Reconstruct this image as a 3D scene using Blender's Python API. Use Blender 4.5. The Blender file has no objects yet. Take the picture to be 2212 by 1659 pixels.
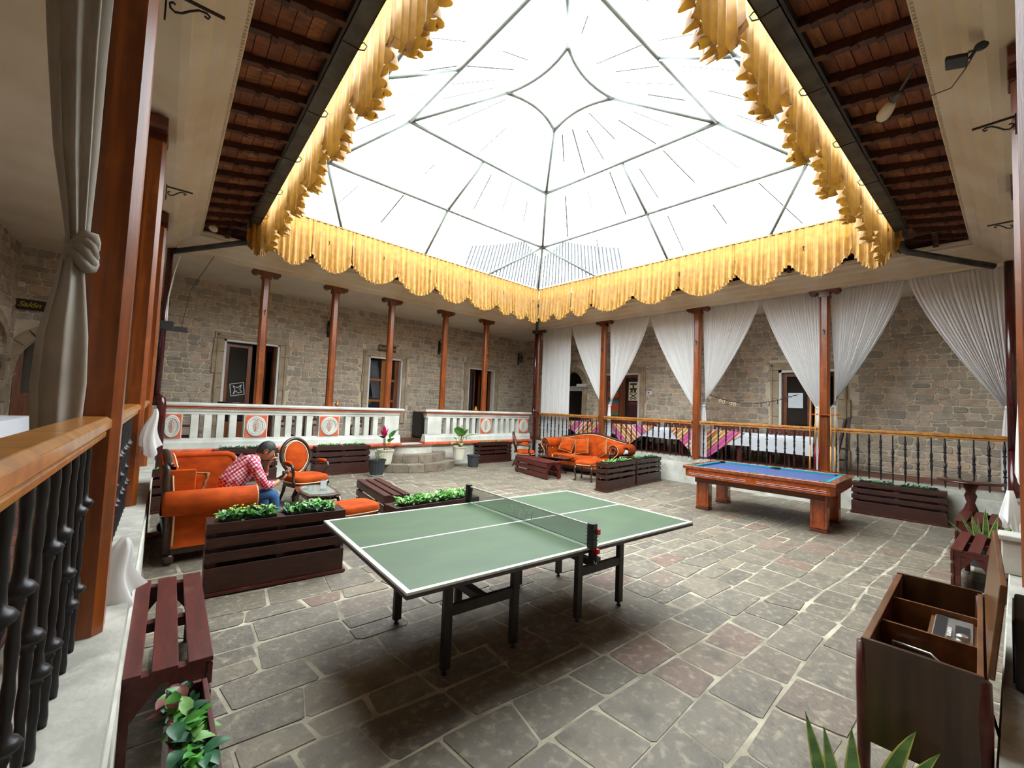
import bpy, math, random
import numpy as np
from mathutils import Vector, Matrix
rnd = random.Random(7)
PI = math.pi
S = bpy.context.scene
COL = S.collection
# ---------------------------------------------------------------- camera, sky, exposure
cam_d = bpy.data.cameras.new('camera'); cam = bpy.data.objects.new('camera', cam_d); COL.objects.link(cam)
S.camera = cam
_p, _r, _y = 0.05396, -0.04037, 0.81909
_f = np.array([math.cos(_p)*math.cos(_y), math.cos(_p)*math.sin(_y), math.sin(_p)])
_rt = np.array([math.sin(_y), -math.cos(_y), 0]); _dn = np.cross(_f, _rt)
_c, _s = math.cos(_r), math.sin(_r)
_right = _c*_rt + _s*_dn; _down = -_s*_rt + _c*_dn
M = Matrix.Identity(4)
for i in range(3):
    M[i][0] = _right[i]; M[i][1] = -_down[i]; M[i][2] = -_f[i]
M[2][3] = 1.7275
cam.matrix_world = M
cam_d.sensor_width = 36; cam_d.lens = 921.12/2212*36
cam_d.clip_start = 0.02; cam_d.clip_end = 200
W = bpy.data.worlds.new('sky'); S.world = W; W.use_nodes = True
_bg = W.node_tree.nodes['Background']; _bg.inputs[0].default_value = (0.91, 0.98, 1.03, 1); _bg.inputs[1].default_value = 3.2
S.view_settings.view_transform = 'Standard'; S.view_settings.look = 'None'
S.view_settings.exposure = 1.8; S.view_settings.gamma = 1.0; S.view_settings.use_curve_mapping = False
S.cycles.use_denoising = True
S.cycles.max_bounces = 10; S.cycles.diffuse_bounces = 6; S.cycles.transparent_max_bounces = 16
S.cycles.caustics_reflective = False; S.cycles.caustics_refractive = False
S.cycles.sample_clamp_indirect = 6

# ---------------------------------------------------------------- frames of the four sides (u along, v outward from the court, z up)
FR = {'A': ((0, 10.3), (1, 0), (0, 1)), 'B': ((10.7, 0), (0, 1), (1, 0)),
      'C': ((-.07, 0), (.0718, .9974), (-.9974, .0718)), 'D': ((0, .07), (.9986, -.0524), (-.0524, -.9986))}
def W2(side, u, v, z=0.0):
    o, U, Vv = FR[side]
    return Vector((o[0]+U[0]*u+Vv[0]*v, o[1]+U[1]*u+Vv[1]*v, z))
def FM(side, u=0, v=0, z=0):
    o, U, Vv = FR[side]; p = W2(side, u, v, z)
    return Matrix(((U[0], Vv[0], 0, p.x), (U[1], Vv[1], 0, p.y), (0, 0, 1, z), (0, 0, 0, 1)))
def inter(s1, v1, s2, v2):
    o1, U1, V1 = FR[s1]; o2, U2, V2 = FR[s2]
    p1 = (o1[0]+V1[0]*v1, o1[1]+V1[1]*v1); p2 = (o2[0]+V2[0]*v2, o2[1]+V2[1]*v2)
    d = U1[0]*U2[1]-U1[1]*U2[0]
    t = ((p2[0]-p1[0])*U2[1]-(p2[1]-p1[1])*U2[0])/d
    return (p1[0]+U1[0]*t, p1[1]+U1[1]*t)
VB = {'A': 2.3, 'B': 1.85, 'C': 2.3, 'D': 2.3}            # depth of each gallery
ENDS = {'A': ('C', 'B'), 'B': ('D', 'A'), 'C': ('D', 'A'), 'D': ('C', 'B')}
SIDENAME = {'A': 'back', 'B': 'right', 'C': 'left', 'D': 'front'}

# ---------------------------------------------------------------- mesh builder
I4 = Matrix.Identity(4)
def TR(x=0, y=0, z=0, rz=0, rx=0, ry=0, s=1):
    m = Matrix.Translation((x, y, z)) @ Matrix.Rotation(rz, 4, 'Z') @ Matrix.Rotation(ry, 4, 'Y') @ Matrix.Rotation(rx, 4, 'X')
    if s != 1:
        m = m @ (Matrix.Diagonal((s, s, s, 1)) if not isinstance(s, tuple) else Matrix.Diagonal((*s, 1)))
    return m
class MB:
    def __init__(s, T=None):
        s.v = []; s.f = []; s.m = []; s.T = T
    def add(s, vs, fs, mi=0, T=None):
        b = len(s.v)
        Q = T if s.T is None else (s.T if T is None else s.T @ T)
        for p in vs:
            s.v.append(tuple(Q @ Vector(p)) if Q is not None else tuple(p))
        for f in fs:
            s.f.append([b+i for i in f]); s.m.append(mi)
        return s
    def box(s, x0, y0, z0, x1, y1, z1, mi=0, T=None):
        vs = [(x, y, z) for z in (z0, z1) for y in (y0, y1) for x in (x0, x1)]
        return s.add(vs, [(0, 2, 3, 1), (4, 5, 7, 6), (0, 1, 5, 4), (2, 6, 7, 3), (0, 4, 6, 2), (1, 3, 7, 5)], mi, T)
    def cbox(s, c, d, mi=0, T=None):
        return s.box(c[0]-d[0]/2, c[1]-d[1]/2, c[2]-d[2]/2, c[0]+d[0]/2, c[1]+d[1]/2, c[2]+d[2]/2, mi, T)
    def bar(s, p, q, w, h=None, mi=0, T=None, up=(0, 0, 1)):
        h = w if h is None else h
        p = Vector(p); q = Vector(q); d = (q-p).normalized(); u = Vector(up)
        if abs(d.dot(u)) > .98: u = Vector((1, 0, 0))
        a = d.cross(u).normalized(); b = a.cross(d)
        vs = [e + a*x*w/2 + b*y*h/2 for e in (p, q) for x, y in ((-1, -1), (1, -1), (1, 1), (-1, 1))]
        return s.add(vs, [(0, 1, 2, 3), (7, 6, 5, 4), (0, 4, 5, 1), (1, 5, 6, 2), (2, 6, 7, 3), (3, 7, 4, 0)], mi, T)
    def tube(s, pts, r, n=8, mi=0, T=None, closed=False, cap=True, flat=1.0):
        pts = [Vector(p) for p in pts]; k = len(pts)
        rs = r if isinstance(r, (list, tuple)) else [r]*k
        vs = []; a = None
        for i, p in enumerate(pts):
            if closed: d = pts[(i+1) % k]-pts[i-1]
            else: d = pts[min(i+1, k-1)]-pts[max(i-1, 0)]
            d = d.normalized() if d.length > 1e-9 else Vector((0, 0, 1))
            if a is None:
                a = d.cross(Vector((0, 0, 1)) if abs(d.z) < .9 else Vector((1, 0, 0))).normalized()
            else:
                a = (a-d*a.dot(d)); a = a.normalized() if a.length > 1e-6 else d.orthogonal().normalized()
            b = d.cross(a)
            for j in range(n):
                t = 2*PI*j/n
                vs.append(p+(a*math.cos(t)+b*math.sin(t)*flat)*rs[i])
        fs = []
        for i in range(k if closed else k-1):
            for j in range(n):
                a0 = i*n+j; a1 = i*n+(j+1) % n; b0 = ((i+1) % k)*n+j; b1 = ((i+1) % k)*n+(j+1) % n
                fs.append((a0, a1, b1, b0))
        if cap and not closed:
            fs.append(tuple(range(n))[::-1]); fs.append(tuple((k-1)*n+j for j in range(n)))
        return s.add(vs, fs, mi, T)
    def lathe(s, prof, n=16, mi=0, T=None, flute=0, cap=True):
        vs = []
        for r, z in prof:
            for j in range(n):
                t = 2*PI*j/n; rr = r*(1-flute*(j % 2))
                vs.append((rr*math.cos(t), rr*math.sin(t), z))
        fs = []
        for i in range(len(prof)-1):
            for j in range(n):
                fs.append((i*n+j, i*n+(j+1) % n, (i+1)*n+(j+1) % n, (i+1)*n+j))
        if cap:
            fs.append(tuple(range(n))[::-1]); fs.append(tuple((len(prof)-1)*n+j for j in range(n)))
        return s.add(vs, fs, mi, T)
    def prism(s, poly, z0, z1, mi=0, T=None):
        k = len(poly)
        vs = [(x, y, z0) for x, y in poly]+[(x, y, z1) for x, y in poly]
        fs = [tuple(range(k))[::-1], tuple(range(k, 2*k))]+[(i, (i+1) % k, k+(i+1) % k, k+i) for i in range(k)]
        return s.add(vs, fs, mi, T)
    def grid(s, fn, nu, nv, mi=0, T=None, wrap=False):
        vs = [fn(i/nu, j/nv) for j in range(nv+1) for i in range(nu+1)]
        fs = [(j*(nu+1)+i, j*(nu+1)+i+1, (j+1)*(nu+1)+i+1, (j+1)*(nu+1)+i) for j in range(nv) for i in range(nu)]
        return s.add(vs, fs, mi, T)
    def ell(s, c, r, mi=0, T=None, n=12, m=8, p=1.0):
        vs = []
        def sp(x): return math.copysign(abs(x)**p, x)
        for i in range(m+1):
            a = -PI/2+PI*i/m
            for j in range(n):
                b = 2*PI*j/n
                vs.append((c[0]+r[0]*sp(math.cos(a))*sp(math.cos(b)), c[1]+r[1]*sp(math.cos(a))*sp(math.sin(b)), c[2]+r[2]*sp(math.sin(a))))
        fs = [(i*n+j, i*n+(j+1) % n, (i+1)*n+(j+1) % n, (i+1)*n+j) for i in range(m) for j in range(n)]
        return s.add(vs, fs, mi, T)
    def leaf(s, base, dirv, L, Wd, droop=.3, mi=0, T=None, fold=.15, n=4, up=(0, 0, 1)):
        b = Vector(base); d = Vector(dirv).normalized(); u = Vector(up)
        sd = d.cross(u)
        sd = sd.normalized() if sd.length > 1e-3 else Vector((1, 0, 0))
        nn = sd.cross(d)
        vs = []; prof = (0.12, .75, 1, .72, 0.04) if n == 4 else (0.15, .95, .75, 0.04)
        k = len(prof)
        for i in range(k):
            t = i/(k-1); c = b+d*L*t-Vector((0, 0, 1))*droop*L*t*t
            w = Wd/2*prof[i]
            vs += [c-sd*w+nn*w*fold*2, c, c+sd*w+nn*w*fold*2]
        fs = []
        for i in range(k-1):
            fs += [(3*i, 3*i+1, 3*i+4, 3*i+3), (3*i+1, 3*i+2, 3*i+5, 3*i+4)]
        return s.add(vs, fs, mi, T)
    def build(s, name, mats, parent=None, smooth=False, bevel=0, loc=None, kind=None, label=None, solid=0, sub=0, seg=2):
        me = bpy.data.meshes.new(name); me.from_pydata(s.v, [], s.f)
        if not isinstance(mats, (list, tuple)): mats = [mats]
        for m_ in mats: me.materials.append(m_)
        if len(mats) > 1: me.polygons.foreach_set('material_index', s.m)
        if smooth: me.polygons.foreach_set('use_smooth', [True]*len(s.f))
        me.update()
        o = bpy.data.objects.new(name, me); COL.objects.link(o)
        if parent is not None: o.parent = parent
        if loc is not None: o.location = loc
        if solid:
            q = o.modifiers.new('t', 'SOLIDIFY'); q.thickness = solid; q.offset = 0
        if bevel:
            q = o.modifiers.new('b', 'BEVEL'); q.width = bevel; q.segments = seg; q.limit_method = 'ANGLE'; q.angle_limit = .6
            if not smooth:
                me.polygons.foreach_set('use_smooth', [True]*len(s.f))
                q.harden_normals = True
        if sub:
            q = o.modifiers.new('s', 'SUBSURF'); q.levels = sub; q.render_levels = sub
        if kind: o['kind'] = kind
        if label: o['label'] = label
        return o
def tag(o, label, cat, group=None):
    o['label'] = label; o['category'] = cat
    if group: o['group'] = group
    return o
def thing(name, label, cat, loc=(0, 0, 0), rz=0, group=None):
    o = bpy.data.objects.new(name, None); COL.objects.link(o); o.empty_display_size = .05
    o.location = loc; o.rotation_euler = (0, 0, rz)
    return tag(o, label, cat, group)
def struct(name, loc=(0, 0, 0)):
    o = bpy.data.objects.new(name, None); COL.objects.link(o); o['kind'] = 'structure'; o.location = loc
    return o
def dup(root, loc, rz=None, label=None, group=None):
    r = root.copy(); COL.objects.link(r); r.location = loc
    if rz is not None: r.rotation_euler = (0, 0, rz)
    if label: r['label'] = label
    if group: r['group'] = group
    for ch in list(root.children):
        c = ch.copy(); COL.objects.link(c); c.parent = r
        for g in list(ch.children):
            d = g.copy(); COL.objects.link(d); d.parent = c
    return r

# ---------------------------------------------------------------- materials
def srgb(h):
    c = [int(h[i:i+2], 16)/255 for i in (0, 2, 4)]
    return tuple((x/12.92 if x <= .04045 else ((x+.055)/1.055)**2.4) for x in c)
_mats = {}
def mat(name, col, col2=None, rough=.6, metal=0, nscale=6, stretch=(1, 1, 1), ncon=(.35, .65), bump=0, bscale=40, bstretch=None,
        rand=0, ramp=None, coat=0, sheen=0, trans=0, alpha=1, spec=.5, grime=None, wave=None, detail=6, islands=False, emit=None):
    m = bpy.data.materials.new(name); m.use_nodes = True
    nt = m.node_tree; N = nt.nodes; L = nt.links
    b = N['Principled BSDF']; out = N['Material Output']
    if isinstance(col, str): col = srgb(col)
    if isinstance(col2, str): col2 = srgb(col2)
    tc = N.new('ShaderNodeTexCoord')
    def mapping(st):
        mp = N.new('ShaderNodeMapping'); mp.inputs['Scale'].default_value = st; L.new(tc.outputs['Object'], mp.inputs[0]); return mp.outputs[0]
    cur = None
    def mix(fac, a, bb, mode='MIX', val=None):
        x = N.new('ShaderNodeMix'); x.data_type = 'RGBA'; x.blend_type = mode
        if fac is None: x.inputs[0].default_value = val
        else: L.new(fac, x.inputs[0])
        for sock, q in ((x.inputs[6], a), (x.inputs[7], bb)):
            if isinstance(q, tuple): sock.default_value = (*q[:3], 1)
            else: L.new(q, sock)
        return x.outputs[2]
    rv = None
    if rand or ramp:
        oi = N.new('ShaderNodeObjectInfo'); rv = oi.outputs['Random']
        ge = N.new('ShaderNodeNewGeometry'); ad = N.new('ShaderNodeMath'); ad.operation = 'ADD'
        L.new(rv, ad.inputs[0]); L.new(ge.outputs['Random Per Island'], ad.inputs[1])
        fr = N.new('ShaderNodeMath'); fr.operation = 'FRACT'; L.new(ad.outputs[0], fr.inputs[0]); rv = fr.outputs[0]
    if ramp:
        cr = N.new('ShaderNodeValToRGB'); cr.color_ramp.interpolation = 'LINEAR'
        els = cr.color_ramp.elements
        cs = [srgb(c) if isinstance(c, str) else c for c in ramp]
        els[0].position = 0; els[0].color = (*cs[0], 1); els[1].position = 1; els[1].color = (*cs[-1], 1)
        for i, c in enumerate(cs[1:-1]):
            e = els.new((i+1)/(len(cs)-1)); e.color = (*c, 1)
        L.new(rv, cr.inputs[0]); cur = cr.outputs[0]
    else: cur = tuple(col)
    if col2 is not None:
        n = N.new('ShaderNodeTexNoise'); n.inputs['Scale'].default_value = nscale; n.inputs['Detail'].default_value = detail
        L.new(mapping(stretch), n.inputs['Vector'])
        rr = N.new('ShaderNodeMapRange'); rr.inputs[1].default_value = ncon[0]; rr.inputs[2].default_value = ncon[1]
        L.new(n.outputs[0], rr.inputs[0])
        cur = mix(rr.outputs[0], cur, tuple(col2))
    if grime:
        gcol, gs, lo, hi, amt = grime
        n = N.new('ShaderNodeTexNoise'); n.inputs['Scale'].default_value = gs; n.inputs['Detail'].default_value = 8
        L.new(tc.outputs['Object'], n.inputs['Vector'])
        rr = N.new('ShaderNodeMapRange'); rr.inputs[1].default_value = lo; rr.inputs[2].default_value = hi; rr.inputs[4].default_value = amt
        L.new(n.outputs[0], rr.inputs[0]); cur = mix(rr.outputs[0], cur, srgb(gcol) if isinstance(gcol, str) else gcol)
    if rand and not ramp:
        hv = N.new('ShaderNodeHueSaturation'); mr = N.new('ShaderNodeMapRange')
        mr.inputs[3].default_value = 1-rand; mr.inputs[4].default_value = 1+rand; L.new(rv, mr.inputs[0]); L.new(mr.outputs[0], hv.inputs['Value'])
        if isinstance(cur, tuple): hv.inputs['Color'].default_value = (*cur, 1)
        else: L.new(cur, hv.inputs['Color'])
        cur = hv.outputs[0]
    if isinstance(cur, tuple): b.inputs['Base Color'].default_value = (*cur, 1)
    else: L.new(cur, b.inputs['Base Color'])
    b.inputs['Roughness'].default_value = rough; b.inputs['Metallic'].default_value = metal
    b.inputs['Specular IOR Level'].default_value = spec
    b.inputs['Coat Weight'].default_value = coat; b.inputs['Coat Roughness'].default_value = .15
    b.inputs['Sheen Weight'].default_value = sheen; b.inputs['Alpha'].default_value = alpha
    if emit: b.inputs['Emission Color'].default_value = (*emit[0], 1); b.inputs['Emission Strength'].default_value = emit[1]
    if bump:
        n = N.new('ShaderNodeTexNoise'); n.inputs['Scale'].default_value = bscale; n.inputs['Detail'].default_value = 5
        L.new(mapping(bstretch or stretch), n.inputs['Vector'])
        bp = N.new('ShaderNodeBump'); bp.inputs['Strength'].default_value = bump; bp.inputs['Distance'].default_value = .01
        L.new(n.outputs[0], bp.inputs['Height']); L.new(bp.outputs[0], b.inputs['Normal'])
    if trans:
        tl = N.new('ShaderNodeBsdfTranslucent')
        if isinstance(cur, tuple): tl.inputs[0].default_value = (*cur, 1)
        else: L.new(cur, tl.inputs[0])
        ms = N.new('ShaderNodeMixShader'); ms.inputs[0].default_value = trans
        L.new(b.outputs[0], ms.inputs[1]); L.new(tl.outputs[0], ms.inputs[2]); L.new(ms.outputs[0], out.inputs[0])
    m['bsdf'] = b.name
    return m
def clear(name, tint, gloss=.06, opac=.06, col=(.8, .85, .85), rough=.05):
    m = bpy.data.materials.new(name); m.use_nodes = True; nt = m.node_tree; N = nt.nodes; L = nt.links
    b = N['Principled BSDF']; b.inputs['Base Color'].default_value = (*col, 1); b.inputs['Roughness'].default_value = rough
    t = N.new('ShaderNodeBsdfTransparent'); t.inputs[0].default_value = (*tint, 1)
    ms = N.new('ShaderNodeMixShader'); ms.inputs[0].default_value = opac
    L.new(t.outputs[0], ms.inputs[1]); L.new(b.outputs[0], ms.inputs[2])
    L.new(ms.outputs[0], N['Material Output'].inputs[0])
    return m
STONE_RAMP = ['b3a899', '9b9182', 'c3b7a6', 'aba08f', 'c8b8a3', 'b2a696', '958e82', 'bfaf9c', 'c8ad95', 'aea698']
mSTONE = mat('masonry_stone', '8a7a66', ramp=STONE_RAMP, col2='8a8172', nscale=7, ncon=(.45, .8), rough=.9, bump=.9, bscale=30, detail=8)
mMORT = mat('lime_mortar', 'd8ccb4', 'c6baa0', rough=.95, nscale=5, bump=.6, bscale=50)
mPAVE = mat('paving_stone', '5d564b', ramp=['746b5b', '655d51', '7b715f', '6a6255', '756c5d', '686154', '7e7361', '745d50', '6e6759', '615a4e', '70685a', '776e5d'],
            col2='968d77', nscale=16, ncon=(.52, .74), rough=.62, bump=1.0, bscale=28, detail=12, grime=('453e35', 5, .5, .8, .75))
mPMORT = mat('paving_mortar', 'b6ae98', '837b69', rough=.95, nscale=3.5, bump=.7, bscale=35, detail=8)
mPLAST = mat('cream_plaster', 'e0d6c4', 'd6cab5', rough=.85, nscale=1.6, bump=.15, bscale=20)
mCORN = mat('cornice_plaster', 'e2d8c6', 'd2c2a6', rough=.8, nscale=1.2, stretch=(1, 1, 1), bump=.12, bscale=14)
mCURB = mat('whitewashed_curb', 'cfcdc3', 'a9a89c', rough=.85, nscale=2.4, bump=.5, bscale=16, grime=('6f6c60', 4, .58, .8, .6))
mLEDGE = mat('worn_concrete', 'b3b1a6', '8f8d82', rough=.8, nscale=3, bump=.5, bscale=24, grime=('d0cfc4', 8, .5, .8, .7), detail=9)
mTILE = mat('terracotta_floor', '7a4a36', '63392a', rough=.45, nscale=3, rand=.12)
mBAL = mat('balustrade_white', 'd2d2c8', 'b4b5ab', rough=.7, nscale=2.2, bump=.2, bscale=16)
mCORAL = mat('coral_paint', 'd2603c', 'c44e2e', rough=.7, nscale=8, bump=.2, grime=('d99a80', 10, .55, .8, .6))
mWOODC = mat('varnished_column_wood', '8e4718', '642d0d', rough=.3, nscale=3, stretch=(6, 6, .5), bump=.06, coat=.15, grime=('a85a22', 5, .55, .75, .6))
mCAPW = mat('capital_wood', '6a2e14', '48200e', rough=.35, nscale=4, coat=.3)
mRAILW = mat('handrail_wood', 'b87c34', '8d5a24', rough=.28, nscale=3, stretch=(5, 1.2, 5), bump=.12, coat=.4)
mDARKW = mat('dark_stained_wood', '40201a', '2c140f', rough=.42, nscale=5, stretch=(1, 6, 6), bump=.2, bscale=24, coat=.1, spec=.4, rand=.12)
mREDW = mat('red_stained_wood', '5a2019', '431512', rough=.42, nscale=5, stretch=(1, 6, 6), bump=.08, bscale=24, grime=('8a5f52', 5, .6, .85, .5), rand=.1)
mMAHO = mat('polished_mahogany', '45180e', '2a0d08', rough=.2, nscale=4, stretch=(1, 5, 5), coat=.6)
mCARVE = mat('carved_walnut', '3c2318', '24140d', rough=.38, nscale=9, coat=.25, bump=.3, bscale=18)
mVELV = mat('orange_velvet', 'b44600', '923500', rough=.85, nscale=5, stretch=(1, 1, 2), bump=.25, bscale=12, sheen=.0, detail=4, spec=.25)
mPIPE = mat('cream_piping', 'd9c39a', rough=.8)
mFRINGE = mat('tan_fringe', 'a5875a', '7d6238', rough=.95, nscale=30, bump=1, bscale=90)
mIRON = mat('black_iron', '1d1c1e', '2a282a', rough=.38, metal=.3, nscale=8, spec=.5)
mOX = mat('oxblood_pipe', '4a0d10', '33080b', rough=.22, coat=.5, nscale=4)
mGUT = mat('galvanised_gutter', '5d605e', '44474a', rough=.5, metal=.5, nscale=5, detail=9, bump=.1)
mGUTD = mat('dark_gutter_edge', '222326', rough=.6)
mRAFT = mat('eave_rafter', '4a2412', '33180c', rough=.6, nscale=4, stretch=(1, 5, 5))
mEAVE = mat('eave_board', '7a4020', ramp=['94552f', '804426', '9c5c34', '74402a', '8a5230', 'a86a3a', '6c3a24'], col2='643620', nscale=5, stretch=(1, 4, 4), rough=.65, bump=.3)
mSATIN = mat('golden_satin', 'b8882e', 'a07020', rough=.45, nscale=9, trans=.25, sheen=.3, bump=.1)
mSHEER = mat('white_sheer_curtain', 'efeeec', rough=.85, trans=.35)
mLINEN = mat('grey_linen_curtain', 'b3ab9f', 'a0988c', rough=.85, trans=.3, nscale=3)
mCLOTH = mat('white_tablecloth', 'd8dce2', rough=.6)
mSTEEL = mat('grey_steel_tube', '7f857f', '6a6f68', rough=.45, metal=.3, nscale=4)
mGREEN = mat('table_green', '2f4a24', '3b592e', rough=.5, nscale=2.2, detail=9, ncon=(.4, .75), stretch=(1, 2, 1))
mLINE = mat('white_line', 'd8dad6', rough=.5)
mEDGE = mat('table_edge', '3a2f3c', rough=.5)
mTLEG = mat('dark_table_leg', '2a211c', '17120f', rough=.5, nscale=3, stretch=(4, 4, .6), grime=('5a4436', 5, .6, .8, .5))
mBLACK = mat('black_plastic', '18181a', rough=.4)
mDKBLK = mat('gap_shade_black', '0b0a0a', rough=.9)
mRED = mat('red_plastic', 'c81420', rough=.35)
mPOOL = mat('pool_table_wood', 'a84c12', '8a3608', rough=.25, nscale=4, stretch=(5, 1, 3), coat=.5)
mPOOLT = mat('pool_rail_wood', '8f4a2c', '76391f', rough=.22, nscale=4, stretch=(5, 1, 3), coat=.6)
mPOOLD = mat('pool_inner_wood', '5e2a12', rough=.4)
mFELT = mat('blue_felt', '153c7c', '11356e', rough=.9, nscale=6, sheen=.2)
mCUSH = mat('teal_cushion', '1c7f96', rough=.8)
mPOCK = mat('green_pocket', '0f6b4c', rough=.6)
mWHT = mat('white_paint', 'd8d8d2', rough=.5)
mPOTW = mat('cream_plastic_pot', 'cfcbb8', rough=.5)
mPOTD = mat('dark_plastic_pot', '303338', rough=.5)
mSOIL = mat('soil', '2c2018', rough=1, bump=1)
mLEAF = mat('green_leaf', '38802e', '5aa83c', rough=.42, nscale=18, rand=.25, trans=.2)
mLEAFL = mat('light_leaf', '6fae4e', 'a9cf86', rough=.45, nscale=22, rand=.25, trans=.2)
mLEAFD = mat('dark_leaf', '1f4a2c', '2f6b45', rough=.4, nscale=18, rand=.25, trans=.15)
mLEAFY = mat('yellow_leaf_edge', 'c9cf6a', rough=.5)
mLEAFR = mat('red_leaf', '6b2a33', '8e5548', rough=.45, nscale=14, trans=.2)
mPINK = mat('pink_bract', 'e0186e', 'c0105a', rough=.4, nscale=8, trans=.25)
mYEL = mat('yellow_flower', 'e0c020', rough=.6)
mSTEM = mat('plant_stem', '6f6a2c', rough=.7)
mBRASS = mat('polished_brass', 'c08a3c', rough=.25, metal=.9)
mDOORW = mat('door_wood', '824420', '602f14', rough=.35, nscale=3, stretch=(6, 6, .7), coat=.3)
mWINW = mat('window_bar_wood', 'a5621c', '8a4d14', rough=.4, nscale=4, stretch=(3, 3, 1))
mSURR = mat('door_surround_stone', 'b5a48a', '9c8c75', rough=.9, nscale=4, bump=.6, bscale=26, rand=.1)
mGLASSD = mat('dark_glass', '101418', rough=.08, spec=.8)
mPAPER = mat('white_paper', 'd5dde2', rough=.7)
mSIGN = mat('sign_board', '1c1712', rough=.5)
mGOLD = mat('gold_lettering', 'b39a3c', rough=.5)
mSAFE = mat('steel_safe', '3c3d38', '2c2d29', rough=.4, metal=.3, nscale=3)
mSTEP = mat('step_stone', '7c7162', ramp=['83786a', '766a5b', '8c7f6d', '6c6253', '8a7460'], col2='5e564a', nscale=6, ncon=(.45, .75), rough=.85, bump=1, bscale=22, detail=9)
mSKIN = mat('skin', 'b87a56', rough=.5); mHAIR = mat('black_hair', '141414', '262626', rough=.5, nscale=30, bump=.8, bscale=80)
mJEAN = mat('blue_denim', '2f5f92', '274f80', rough=.85, nscale=12)
mSHOE = mat('dark_shoe', '201a18', rough=.5)
mCREAMC = mat('lamp_glass', 'd9d2bd', rough=.3)
mRADW = mat('radio_veneer', '503520', '382311', rough=.3, nscale=3, stretch=(6, 6, .5), coat=.3)
mRADL = mat('radio_light_wood', '7a4d24', '5c3717', rough=.35, nscale=3, stretch=(2, 6, 6), coat=.3)
mCHROME = mat('brushed_silver', 'b9b9b2', rough=.3, metal=.8)
mFROST = clear('polycarbonate_sheet', (.97, .985, .98), opac=.05)
mNET = clear('net_mesh', (1, 1, 1), opac=.32, col=(.05, .12, .09), rough=.8)
mPANE = clear('table_glass', (.9, .95, .92), opac=.3, col=(.5, .55, .5), rough=.05)
# ================================================================ THE SETTING
def stone_poly(rn, pts, inset, rough=.012, cut=(.018, .05)):
    """shrink a quad towards its centre, cut its corners and roughen it"""
    cx = sum(p[0] for p in pts)/4; cy = sum(p[1] for p in pts)/4
    out = []
    w = max(.02, (abs(pts[1][0]-pts[0][0])+abs(pts[2][0]-pts[3][0]))/2); h = max(.02, (abs(pts[3][1]-pts[0][1])+abs(pts[2][1]-pts[1][1]))/2)
    kx = max(.3, 1-2*inset/w); ky = max(.3, 1-2*inset/h)
    q = [(cx+(p[0]-cx)*kx, cy+(p[1]-cy)*ky) for p in pts]
    for i in range(4):
        a = q[i-1]; b = q[i]; c = q[(i+1) % 4]
        for e in (a, c):
            L = math.hypot(e[0]-b[0], e[1]-b[1]); t = min(.4, rn.uniform(*cut)/max(L, .01))
            out.append((b[0]+(e[0]-b[0])*t+rn.uniform(-rough, rough)*.5, b[1]+(e[1]-b[1])*t+rn.uniform(-rough, rough)*.5))
    return out
def stone_geo(poly, d, edge, flip=False):
    """8-gon with side walls, a worn edge and a face; (x, y) in plane, height d towards +w"""
    k = len(poly); cx = sum(p[0] for p in poly)/k; cy = sum(p[1] for p in poly)/k
    vs = [(p[0], p[1], 0) for p in poly]+[(p[0], p[1], d*.55) for p in poly]
    for p in poly:
        L = math.hypot(p[0]-cx, p[1]-cy); t = max(0, 1-edge/max(L, .01)); vs.append((cx+(p[0]-cx)*t, cy+(p[1]-cy)*t, d))
    fs = []
    for r in (0, 1):
        for i in range(k): fs.append((r*k+i, r*k+(i+1) % k, (r+1)*k+(i+1) % k, (r+1)*k+i))
    fs.append(tuple(range(2*k, 3*k)))
    return vs, fs
def wall_box(mb, side, v0, v1, u0, u1, z0, z1, holes):
    us = sorted({u0, u1, *[min(max(h[i], u0), u1) for h in holes for i in (0, 1)]}); zs = sorted({z0, z1, *[min(max(h[i], z0), z1) for h in holes for i in (2, 3)]})
    for a, b in zip(us, us[1:]):
        for c, d in zip(zs, zs[1:]):
            um, zm = (a+b)/2, (c+d)/2
            if any(h[0] < um < h[1] and h[2] < zm < h[3] for h in holes): continue
            mb.box(a, v0, c, b, v1, d, T=FM(side))
CAM = Vector((0, 0, 1.7275))
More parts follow.
